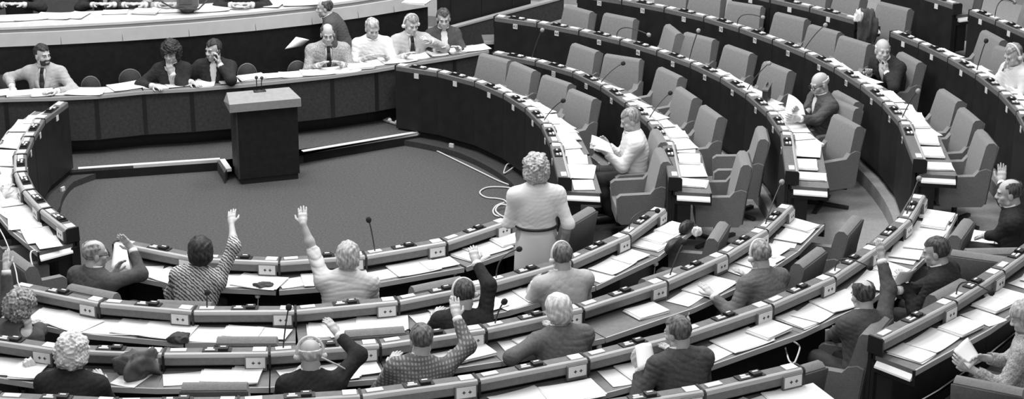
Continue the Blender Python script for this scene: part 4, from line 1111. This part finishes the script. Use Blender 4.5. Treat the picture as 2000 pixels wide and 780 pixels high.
    if vneck:
        for t in np.linspace(0, 1, 7):
            c = hip+u*(.16+.33*t)*s+fy*(.17-.03*t)*s
            g.op(Ell(c, np.array([.014+.050*t, .085, .055])*s, Rb), .006, '-')
    jk = link('jacket' if slv >= .99 and shirt is not False else 'shirt', g.mesh('jacket'), M, root)
    # collar of the coat: a soft ring round the neck
    if skirt is None and not (fem and shirt is False):
        mb = MB(); ring = []
        for a in np.linspace(.35 if vneck else .15, 2*PI-(.35 if vneck else .15), 26):
            ring.append(neck+u*(.016+.012*abs(math.cos(a/2)))*s+fy*(.012-.0*a)+(sx*math.sin(a)*.076+fy*math.cos(a)*.080)*s)
        mb.tube(ring, .014*s, 8).build('coat_collar', M, jk, True)
    if vneck:
        for q in (-1, 1):
            mb = MB(); inn, out_ = [], []
            for t in np.linspace(0, 1, 9):
                c = hip+u*(.12+.30*t)*s
                yy = .146+.012*math.sin(PI*min(t*1.2, 1))-.050*max(0, t-.55)/.45
                w0 = (.006+.052*t)*s; w1 = w0+(.012+.050*math.sin(PI*min(1, t*.72+.1)))*s
                inn.append(c+fy*yy*s+sx*q*w0); out_.append(c+fy*(yy-.014-.015*t)*s+sx*q*w1)
            A = [mb.bm.verts.new(tuple(p)) for p in inn]; B = [mb.bm.verts.new(tuple(p)) for p in out_]
            for k in range(8): mb.bm.faces.new((A[k], A[k+1], B[k+1], B[k]))
            lo_ = mb.build('lapel', M, jk, True); md = lo_.modifiers.new('thick', 'SOLIDIFY'); md.thickness = .006
    # shirt: collar, cuffs and front
    if shirt is not False and slv >= .99:
        sm = shirt or M_SHIRT
        mb = MB(); n_ = 28; A, B = [], []
        for k in range(n_+1):
            a = .25+(2*PI-.5)*k/n_
            dr = sx*math.sin(a)+fy*math.cos(a)
            A.append(mb.bm.verts.new(tuple(neck+u*.005*s+fy*.012+dr*.073*s))); B.append(mb.bm.verts.new(tuple(neck+u*(.058-.012*math.cos(a))*s+fy*.022+dr*.069*s)))
        for k in range(n_): mb.bm.faces.new((A[k], A[k+1], B[k+1], B[k]))
        for sd in (1, -1):
            E_, W_ = J[sd][1:3]; d = unit(W_-E_); cf = MB(); cf.tube([W_-d*.045*s, W_-d*.004*s], .0385*s, 14, .037*s); cf.build('shirt_cuff', sm, root, True)
        so = mb.build('shirt_collar', sm, root, True); md = so.modifiers.new('thick', 'SOLIDIFY'); md.thickness = .005
        if vneck:
            lo, hi = bounds([p.grown(.008) for p in torso[1:3]]); g = Field(lo, hi+.02, .009)
            for p in torso: g.op(p.grown(.007), .05)
            g.cut(-fy, float(-fy@(hip+fy*.03)))
            link('shirt_front', g.mesh('shirt_front'), sm, root)
    if tie:
        mb = MB(); pts = [neck+u*.015*s+fy*.075, hip+u*.40*s+fy*(.135), hip+u*.30*s+fy*(.137), hip+u*.16*s+fy*(.128), hip+u*.06*s+fy*.135]
        W5 = (.020, .020, .027, .034, .030)
        for (p, w1), (q, w2) in zip(zip(pts, W5), zip(pts[1:], W5[1:])):
            mb.hexa([p-sx*w1-fy*.006, p+sx*w1-fy*.006, p+sx*w1+fy*.008, p-sx*w1+fy*.008, q-sx*w2-fy*.006, q+sx*w2-fy*.006, q+sx*w2+fy*.008, q-sx*w2+fy*.008])
        mb.build('tie', M_TIE, root, True)
    if legs and skirt is None:
        lp = [p.grown(.012) for p in legp]+[torso[0].grown(.010)]
        lo, hi = bounds(lp); g = Field(lo, hi, .011)
        for p in lp: g.op(p, .05)
        g.folds(.003, seed+3); hi_c = zh+.06; g.cut((0, 0, 1), hi_c)
        link('trousers', g.mesh('trousers'), M_TROU, root)
    if legs:
        lo, hi = bounds(shoe); g = Field(lo, hi, .010)
        for p in shoe: g.op(p.grown(.004), .02)
        g.cut((0, 0, 1), .13) if not knee else None
        link('shoes', g.mesh('shoes'), M_SHOE, root)
    if skirt is not None:
        pr = [(.150, .10), (.172, .02), (.185, -.10), (.19, -.25), (.20, -.50)]
        mb = MB(); rings = []
        for r_, z in pr:
            rings.append([mb.bm.verts.new((r_*s*math.cos(a)*(1+.02*math.sin(7*a)), r_*.80*s*math.sin(a), zh+z*s)) for a in np.linspace(0, 2*PI, 40)[:-1]])
        for A, B in zip(rings, rings[1:]):
            for k in range(39): mb.bm.faces.new((A[k], A[(k+1) % 39], B[(k+1) % 39], B[k]))
        so = mb.build('skirt', skirt, root, True); md = so.modifiers.new('thick', 'SOLIDIFY'); md.thickness = .008
    if belt:
        mb = MB(); c = hip+u*.10*s
        mb.tube([c+(sx*math.cos(a)*(.142*tk*wide+.026)+fy*math.sin(a)*.142)*s for a in np.linspace(0, 2*PI, 30)], .013, 8, cap=False).build('belt', M_BLACK, root, True)
    if headset:
        mb = MB(); band = [H(math.sin(a)*.098, -.012, .02+math.cos(a)*.118) for a in np.linspace(-1.75, 1.75, 20)]
        mb.tube(band, .011, 8)
        hs = mb.build('headphone_band', M_WHITE, root, True)
        for q in (-1, 1): MB().ball(H(q*.098, -.006, -.010), .026, 12).build('ear_pad', M_WHITE, hs, True)
    if glasses:
        mb = MB()
        for q in (-1, 1):
            mb.tube([H(q*.032+.024*math.cos(a), .112, .002+.019*math.sin(a)) for a in np.linspace(0, 2*PI, 15)], .0034, 6)
            mb.tube([H(q*.056, .108, .006), H(q*.082, .0, .008)], .0034, 6)
        mb.tube([H(-.009, .113, .005), H(.009, .113, .005)], .0034, 6)
        mb.build('glasses', M_BLACK, root, True)
    if chair: place_chair(loc[0], loc[1], zf, root_rz, chair, 'armchairs with people in them', loc[1] < -2)
    PEOPLE.append((label, loc, pol(loc)))
    return dict(root=root, toW=toW, J=J, H=H, hip=hip, neck=neck, Rb=Rb, s=s)
# ------------------------------------------------------------------ the people
C_GREY = mat('cloth_grey', .15, .9, .1, noise=.2, scale=40); C_DARK = mat('cloth_dark', .032, .9, .12, noise=.25, scale=40); C_DGREY = mat('cloth_dark_grey', .085, .9, .12, noise=.2, scale=40)
C_MID = mat('cloth_mid_grey', .19, .9, .1, noise=.15, scale=40); C_PALE = mat('cloth_pale', .40, .9, .1, noise=.12, scale=30); C_TWEED = mat('cloth_tweed', .13, .9, .1, pattern='check', g2=.30, scale=12)
C_LIGHT = mat('cloth_light_shirt', .62, .85, .1, noise=.05, scale=20); C_WHITE = mat('cloth_white', .80, .85, .1); C_PATT = mat('cloth_patterned', .10, .85, .1, pattern='diag', g2=.62, scale=16)
C_BEIGE = mat('cloth_beige', .46, .9, .1, noise=.1, scale=40); C_TWEED2 = mat('cloth_pale_tweed', .22, .9, .1, pattern='noise', g2=.5, scale=90); C_DRESS = mat('cloth_striped', .07, .85, .1, pattern='diag', g2=.5, scale=14)
def inward(px, py, z):
    p = at(px, py, z); return math.degrees(math.atan2(-p[1], -p[0]))
A = 'px'
# --- near side
P1 = person('balding man in glasses and grey suit raising one hand and holding a white sheet', (186, 497), ZF[1], 62, lean=6, hy=-38, hp=4, hair='balding', hairc='grey', coat=C_DGREY, glasses=True, seed=1,
            arms={'R': (A, (275, 536, True), (259, 487, True), (229, 453, True), 'back', .12), 'L': ('pxz', (222, 535, .95), None, None, 'in', .4)})
held_sheet('white sheet held up by the balding man in glasses', [toW for toW in (at(217, 525, .96), at(256, 530, .96), at(247, 484, 1.04), at(223, 477, 1.05))])
P2 = person('dark-haired woman in a patterned blouse raising her bare right forearm', (392, 495), ZF[1], 84, lean=2, side=8, hy=10, hp=14, fem=True, hair='bob', hairc='black', coat=C_PATT, short=.62, shirt=False, seed=2, chair='grey armchair under the dark-haired woman in a patterned blouse', scale=1.02, wide=1.08, fold=.004,
            arms={'R': (A, (457, 482, True), (452, 437, True), (453, 404, True), 'fwd', .10), 'L': ('desk',)})
P3 = person('fair-haired person in a pale shirt raising the left arm high', (680, 503), ZF[1], 98, lean=2, side=6, hy=-6, hp=16, hair='medium', hairc='fair', coat=C_LIGHT, short=.5, shirt=False, seed=3, chair='grey armchair under the fair-haired person in a pale shirt', wide=1.12, fold=.011,
            arms={'L': (A, (612, 492, True), (592, 438, True), (590, 401, True), 'fwd', .06), 'R': ('desk',)})
P4 = person('woman standing in white blouse and skirt with dark belt, seen from behind', (1047, 333), ZF[1], 96, stand=True, lean=1, hy=0, hp=2, fem=True, hair='curly', hairc='fair', coat=C_WHITE, shirt=False, skirt=C_WHITE, belt=True, seed=4, scale=1.02, wide=1.18, fold=.005,
            arms={'L': ('at', (-.12, .24, .98), (-.5, -.3, -1), None, 'down', .5), 'R': ('at', (.25, .06, .86), (.5, -.8, -.4), None, 'in', .4)})
P5 = person('curly-haired person in a dark jacket resting one hand on the cheek, at left', (40, 603), ZF[2], 70, lean=14, hy=-18, hp=22, fem=True, hair='curly', hairc='grey', coat=C_DGREY, seed=5, chair='armchair under the curly-haired person at the left edge',
            arms={'R': ('head', (.105, .05, -.15), (.8, .2, -1), (-.01, -.02, .13), 'in', .4), 'L': ('desk',)})
P6 = person('man in a grey suit at the left edge raising his arm, mostly out of view', (-72, 578), ZF[2], 62, lean=4, hair='short', hairc='dark', coat=C_DGREY, seed=6, chair='armchair under the mostly hidden man at the left edge',
            arms={'R': (A, (16, 590, False), (12, 527, True), (11, 486, True), 'fwd', .10), 'L': ('desk',)})
P7 = person('dark-suited man in headphones raising his right arm across the desk', (906, 577), ZF[2], 100, lean=8, side=8, hy=12, hp=22, hair='short', hairc='dark', coat=C_DARK, headset=True, seed=7, chair='armchair under the dark-suited man in headphones raising his arm',
            arms={'R': (A, (955, 558, True), (929, 512, True), (921, 474, True), 'fwd', .35), 'L': ('desk',)})
P8 = person('man in a pale jacket with white headphones, seen from behind', (1096, 503), ZF[2], 112, lean=6, hy=10, hp=14, hair='short', hairc='brown', coat=C_BEIGE, headset=True, seed=8, wide=1.14, chair='armchair under the man in a pale jacket with headphones', fold=.004)
P9 = person('bald man in a dark jacket raising a pointing right arm', (606, 694), ZF[3], 96, lean=10, hy=4, hp=14, hair='bald', hairc='white', coat=C_DARK, headset=True, seed=9, chair='armchair under the bald man in a dark jacket',
            arms={'R': (A, (701, 694, True), (660, 654, True), (634, 616, True), 'down', .30), 'L': ('desk',)})
P10 = person('dark-haired man in a tweed jacket raising his right arm', (823, 665), ZF[3], 100, lean=8, side=8, hy=8, hp=12, hair='short', hairc='brown', coat=C_TWEED, seed=10, chair='armchair under the man in a tweed jacket',
            arms={'R': (A, (914, 676, True), (892, 620, True), (886, 578, True), 'fwd', .08), 'L': ('desk',)})
P11 = person('white-haired man in a grey suit leaning his left arm on the desk', (1090, 608), ZF[3], 112, lean=8, hy=12, hp=14, hair='medium', hairc='white', coat=C_GREY, headset=False, seed=11, chair='armchair under the white-haired man in a grey suit', wide=1.12,
            arms={'L': ('pxz', (1010, 690, HL[3]-.085), (-1, .2, -.55), None, 'down', .2)})
P12 = person('grey-haired man with white headphones stretching his left arm along the desk', (1483, 500), ZF[3], 128, lean=14, side=4, hy=-6, hp=18, hair='short', hairc='grey', coat=C_GREY, headset=True, seed=12, chair='armchair under the grey-haired man with white headphones', wide=1.08, fold=.009,
            arms={'L': ('pxz', (1392, 577, HL[3]-.085), (-.6, -.4, -.9), None, 'down', .2)})
P13 = person('woman with curly white hair and dark jacket at lower left, seen from behind', (141, 692), ZF[3], 84, lean=10, hy=0, hp=12, fem=True, hair='curly', hairc='white', coat=C_DARK, seed=13, chair='armchair under the woman with curly white hair', wide=1.25, scale=1.03)
P14 = person('dark-haired man in a dark suit reading papers held in his left hand', (1324, 651), ZF[4], 112, lean=8, hy=26, hp=14, hair='short', hairc='brown', coat=C_DGREY, seed=14, chair='armchair under the dark-haired man reading papers in the fourth near row', wide=1.06, fold=.009,
            arms={'L': ('pxz', (1250, 722, 1.20), (-.8, -.4, -1), (-.03, .12, .10), 'in', .5)})
held_sheet('white papers held up by the dark-haired man in the fourth near row', [at(1246, 725, 1.25), at(1282, 715, 1.25), at(1272, 672, 1.35), at(1240, 676, 1.35)])
P15 = person('balding man in a dark suit raising his right hand in the fourth near row', (1685, 578), ZF[4], 124, lean=14, side=10, hy=-8, hp=16, hair='balding', hairc='dark', coat=C_DGREY, seed=15, wide=1.05, fold=.009,
            arms={'R': (A, (1736, 566, True), (1722, 507, True), (1716, 462, True), 'fwd', .30), 'L': ('pxz', (1620, 655, .92), (-1, -.4, -.6), None, 'in', .4)})
held_sheet('white paper in the left hand of the balding man raising his hand', [at(1611, 668, .95), at(1625, 655, .95), at(1626, 636, 1.08), at(1612, 644, 1.08)])
P16 = person('dark-suited man turned to his left, holding a paper over the desk', (1828, 493), ZF[4], 150, lean=14, hy=14, hp=12, hair='short', hairc='dark', coat=C_DARK, seed=16, fold=.009,
            arms={'L': ('pxz', (1768, 556, 1.18), (-.6, -.3, -1), None, 'down', .4), 'R': ('pxz', (1752, 568, 1.16), (.4, -.2, -1), None, 'in', .4)})
held_sheet('white paper held low by the dark-suited man turned to his left', [at(1742, 556, 1.20), at(1776, 548, 1.22), at(1790, 524, 1.36), at(1758, 530, 1.34)])
P17 = person('balding man in a dark suit raising his hand at the right edge', (1971, 378), ZF[4], 165, hz=1.25, lean=10, hy=8, hp=8, hair='balding', hairc='dark', coat=C_DARK, headset=False, seed=17,
            arms={'R': (A, (1962, 392, True), (1956, 357, True), (1958, 318, True), 'in', .12), 'L': ('pxz', (1915, 466, 1.10), (-.4, -.4, -1), None, 'down', .2)})
P18 = person('person in a pale patterned shirt reading a sheet at the lower right corner', (2004, 622), ZF[5], 150, lean=4, hy=10, hp=20, hair='medium', hairc='fair', coat=C_TWEED2, shirt=False, seed=18, fold=.010,
            arms={'L': ('pxz', (1898, 722, 1.32), (-.4, -.6, -1), None, 'in', .4), 'R': ('pxz', (1925, 700, 1.36), (.4, -.2, -1), None, 'in', .4)})
held_sheet('large white sheet read by the person at the lower right corner', [at(1893, 722, 1.34), at(1915, 700, 1.36), at(1890, 660, 1.44), at(1862, 686, 1.42)])
# --- right-hand side
P19 = person('grey-haired man in a white shirt reading papers at the innermost right-hand row', (1232, 235), ZF[1], 186, lean=2, hy=0, hp=22, hair='short', hairc='grey', coat=C_WHITE, short=.99, shirt=False, seed=19, chair='grey armchair of the man in a white shirt, right-hand innermost row', fold=.006,
            arms={'L': ('pxz', (1180, 296, .87), (-.2, -.2, -1), None, 'down', .4), 'R': ('pxz', (1186, 282, .87), (.2, -.2, -1), None, 'in', .4)})
held_sheet('white papers held by the grey-haired man in a white shirt', [at(1152, 290, .90), at(1200, 302, .90), at(1190, 280, .97), at(1156, 264, 1.0)])
P20 = person('bald man in glasses and grey suit reading a white paper', (1601, 164), ZF[3], 200, lean=6, hy=8, hp=18, hair='bald', hairc='white', coat=C_DGREY, vneck=True, glasses=True, seed=20, chair='grey armchair of the bald man reading, right-hand third row', fold=.009,
            arms={'L': ('pxz', (1560, 232, 1.08), (-.3, -.3, -1), None, 'in', .4), 'R': ('pxz', (1556, 215, 1.10), (.2, -.2, -1), None, 'in', .4)})
held_sheet('white paper held by the bald man in glasses', [at(1530, 232, 1.05), at(1575, 232, 1.05), at(1568, 205, 1.13), at(1540, 184, 1.15)])
P21 = person('bald man in a dark suit turning his head to look along the row', (1724, 98), ZF[4], 215, lean=24, hy=62, hp=6, hair='bald', hairc='white', coat=C_DARK, vneck=True, seed=21,
            arms={'L': ('head', (-.03, .12, -.22), (-1, .3, -.6), (.02, -.01, .13), 'in', .6), 'R': ('at', (.14, .30, .74))})
P22 = person('person in a pale shirt with white headphones leaning on one hand at the right edge', (1979, 108), ZF[5], 200, lean=14, hy=10, hp=22, hair='short', hairc='grey', coat=C_LIGHT, shirt=False, headset=True, seed=22, chair='grey armchair of the person with a headset at the right edge',
            arms={'R': ('head', (.085, .06, -.19), (.8, .2, -1), (-.01, -.02, .13), 'in', .5), 'L': ('desk',)})
# --- clerks facing us
CZ = PLZ
P23 = person('bearded man in a pale suit and dark tie at the far left', (83, 108), CZ, -92, lean=-2, hy=48, hp=2, hair='short', hairc='black', coat=C_PALE, vneck=True, tie=True, beard=True, seed=23, legs=False,
             arms={'R': ('at', (.34, .16, .75), (1, -.3, -.3), None, 'down', .3), 'L': ('at', (-.20, .30, .75), (-1, -.3, -.6), None, 'down', .3)})
P24 = person('dark-haired woman in a dark jacket touching her chin', (334, 104), CZ, -85, lean=8, hy=-14, hp=10, fem=True, hair='curly', hairc='black', coat=C_DARK, vneck=True, seed=24, legs=False,
             arms={'L': ('head', (-.02, .12, -.20), (-.7, .2, -1), (.03, -.01, .13), 'back', .6), 'R': ('at', (.20, .32, .75), (1, -.3, -.4), None, 'down', .4)})
P25 = person('dark-suited man holding a telephone to his ear', (417, 98), CZ, -95, lean=4, hy=-30, hp=4, hair='short', hairc='black', coat=C_DARK, vneck=True, seed=25, legs=False,
             arms={'L': ('head', (-.125, .05, -.14), (-1, .1, -.9), (.02, -.03, .13), 'in', .7), 'R': ('at', (.22, .28, .75), (1, -.3, -.4), None, 'down', .4)})
P26 = person('man in a tweed jacket and dark tie writing at the clerks\' table', (640, 67), CZ, -80, lean=8, hy=0, hp=14, hair='balding', hairc='dark', coat=C_TWEED2, vneck=True, tie=True, seed=26, legs=False, wide=1.1)
P27 = person('fair-haired man in a white shirt at the clerks\' table', (727, 56), CZ, -78, lean=10, hy=8, hp=20, hair='short', hairc='fair', coat=C_WHITE, shirt=False, tie=False, seed=27, legs=False)
P28 = person('man with white headphones in a pale jacket and dark tie', (803, 48), CZ, -76, lean=6, hy=14, hp=14, hair='short', hairc='grey', coat=C_BEIGE, vneck=True, tie=True, headset=True, seed=28, legs=False,
             arms={'L': ('at', (-.20, .30, .92), (-1, -.2, -.6), None, 'in', .5)})
P29 = person('dark-haired woman in a dark jacket at the right end of the clerks\' table', (866, 37), CZ, -78, lean=6, hy=-4, hp=12, fem=True, hair='short', hairc='dark', coat=C_DGREY, vneck=True, seed=29, legs=False)
P30 = person('balding man in a dark suit walking behind the clerks, seen from the side', (634, 16), PLZ, 178, stand=True, lean=22, hy=10, hp=6, hair='balding', hairc='dark', coat=C_DGREY, seed=30, legs=True, scale=.90,
             arms={'L': ('at', (-.20, .16, .75), (-1, -.5, 0), None, 'in', .4), 'R': ('at', (.20, .10, .70), (1, -.5, 0), None, 'in', .4)})
held_sheet('large white sheet lifted up behind the empty clerk chair', [at(556, 96, .98), at(590, 90, .98), at(604, 78, 1.08), at(578, 72, 1.10)])
# --- people on the rostrum, cut off by the top of the photo
for i, (px, lab, ct, tc) in enumerate([(28, 'dark-suited person at the left end of the rostrum, head out of view', C_DARK, False), (203, 'dark-suited person with white shirt front on the rostrum, head out of view', C_DARK, True), (264, 'grey-suited person on the rostrum beside the dark suit, head out of view', C_DGREY, False),
                                     (328, 'pale-jacketed person on the rostrum left of the grey box, head out of view', C_PALE, False), (472, 'dark-clothed person on the rostrum right of the grey box, head out of view', C_DARK, False)]):
    person(lab, (px, -52), .62, -88, hz=1.20, lean=8, hair='short', hairc='dark', coat=ct, vneck=tc, tie=False, seed=40+i, wide=.9, legs=False, res=.009,
           arms={'L': ('at', (-.11, .30, .74), (-1, -.3, -.6), None, 'down', .3), 'R': ('at', (.11, .30, .74), (1, -.3, -.6), None, 'down', .3)})
# --- left edge
person('person in white at the left edge of the left arm, mostly out of view', (-22, 330), ZF[1], 0, lean=6, hair='short', hairc='dark', coat=C_WHITE, shirt=False, seed=50,
       arms={'R': ('pxz', (6, 382, .84), (.8, -.2, -.6), None, 'down', .3), 'L': ('desk',)})
# telephone of the clerk
t_ = P25['H'](-.100, .0, .01); b_ = P25['H'](-.088, .085, -.09)
o = MB().tube([P25['toW'](t_), P25['toW'](b_)], .016, 8).build('telephone_handset', M_BLACK, None, True); tag(o, 'dark telephone handset held by the dark-suited clerk', 'telephone')

cable('white headset cord hanging from the bald man\'s ear', [at(628, 699, 1.34), at(645, 707, 1.30), at(660, 714, 1.26), at(674, 722, 1.21), at(684, 733, 1.12)], .007)
for (px, py, r_, lab) in ((322, 562, 1, 'white earphone hanging at the desk edge left of the patterned blouse'), (503, 577, 1, 'white earphone hanging at the desk edge right of the patterned blouse'), (888, 532, 1, 'white earphone hanging at the desk edge above the dark-suited man in headphones'),
                          (1281, 514, 2, 'white earphone hanging at the desk edge right of the pale jacket man'), (330, 680, 2, 'white earphone hanging above the dark grey coat'), (1343, 624, 3, 'white earphone hanging beside the head of the man reading papers'), (1170, 676, 3, 'white earphone hanging right of the white-haired man'), (1808, 655, 5, 'white earphone hanging under the outermost desk at right')):
    q = at(px, py, HL[r_]-.22); t = thing('earphone', lab, 'earphone', q, .3)
    MB().lathe([(.008, -.03), (.022, -.02), (.024, .0), (.014, .018), (.006, .03)], 10).build('ear_cup', M_WHITE, t, True)
    MB().tube([(0, 0, .02), (.012, .0, .05), (.02, .03, .06), (.02, .05, .02), (.01, .05, -.08), (.0, .04, -.16)], .005, 6).build('cord', M_CABLE, t, True)
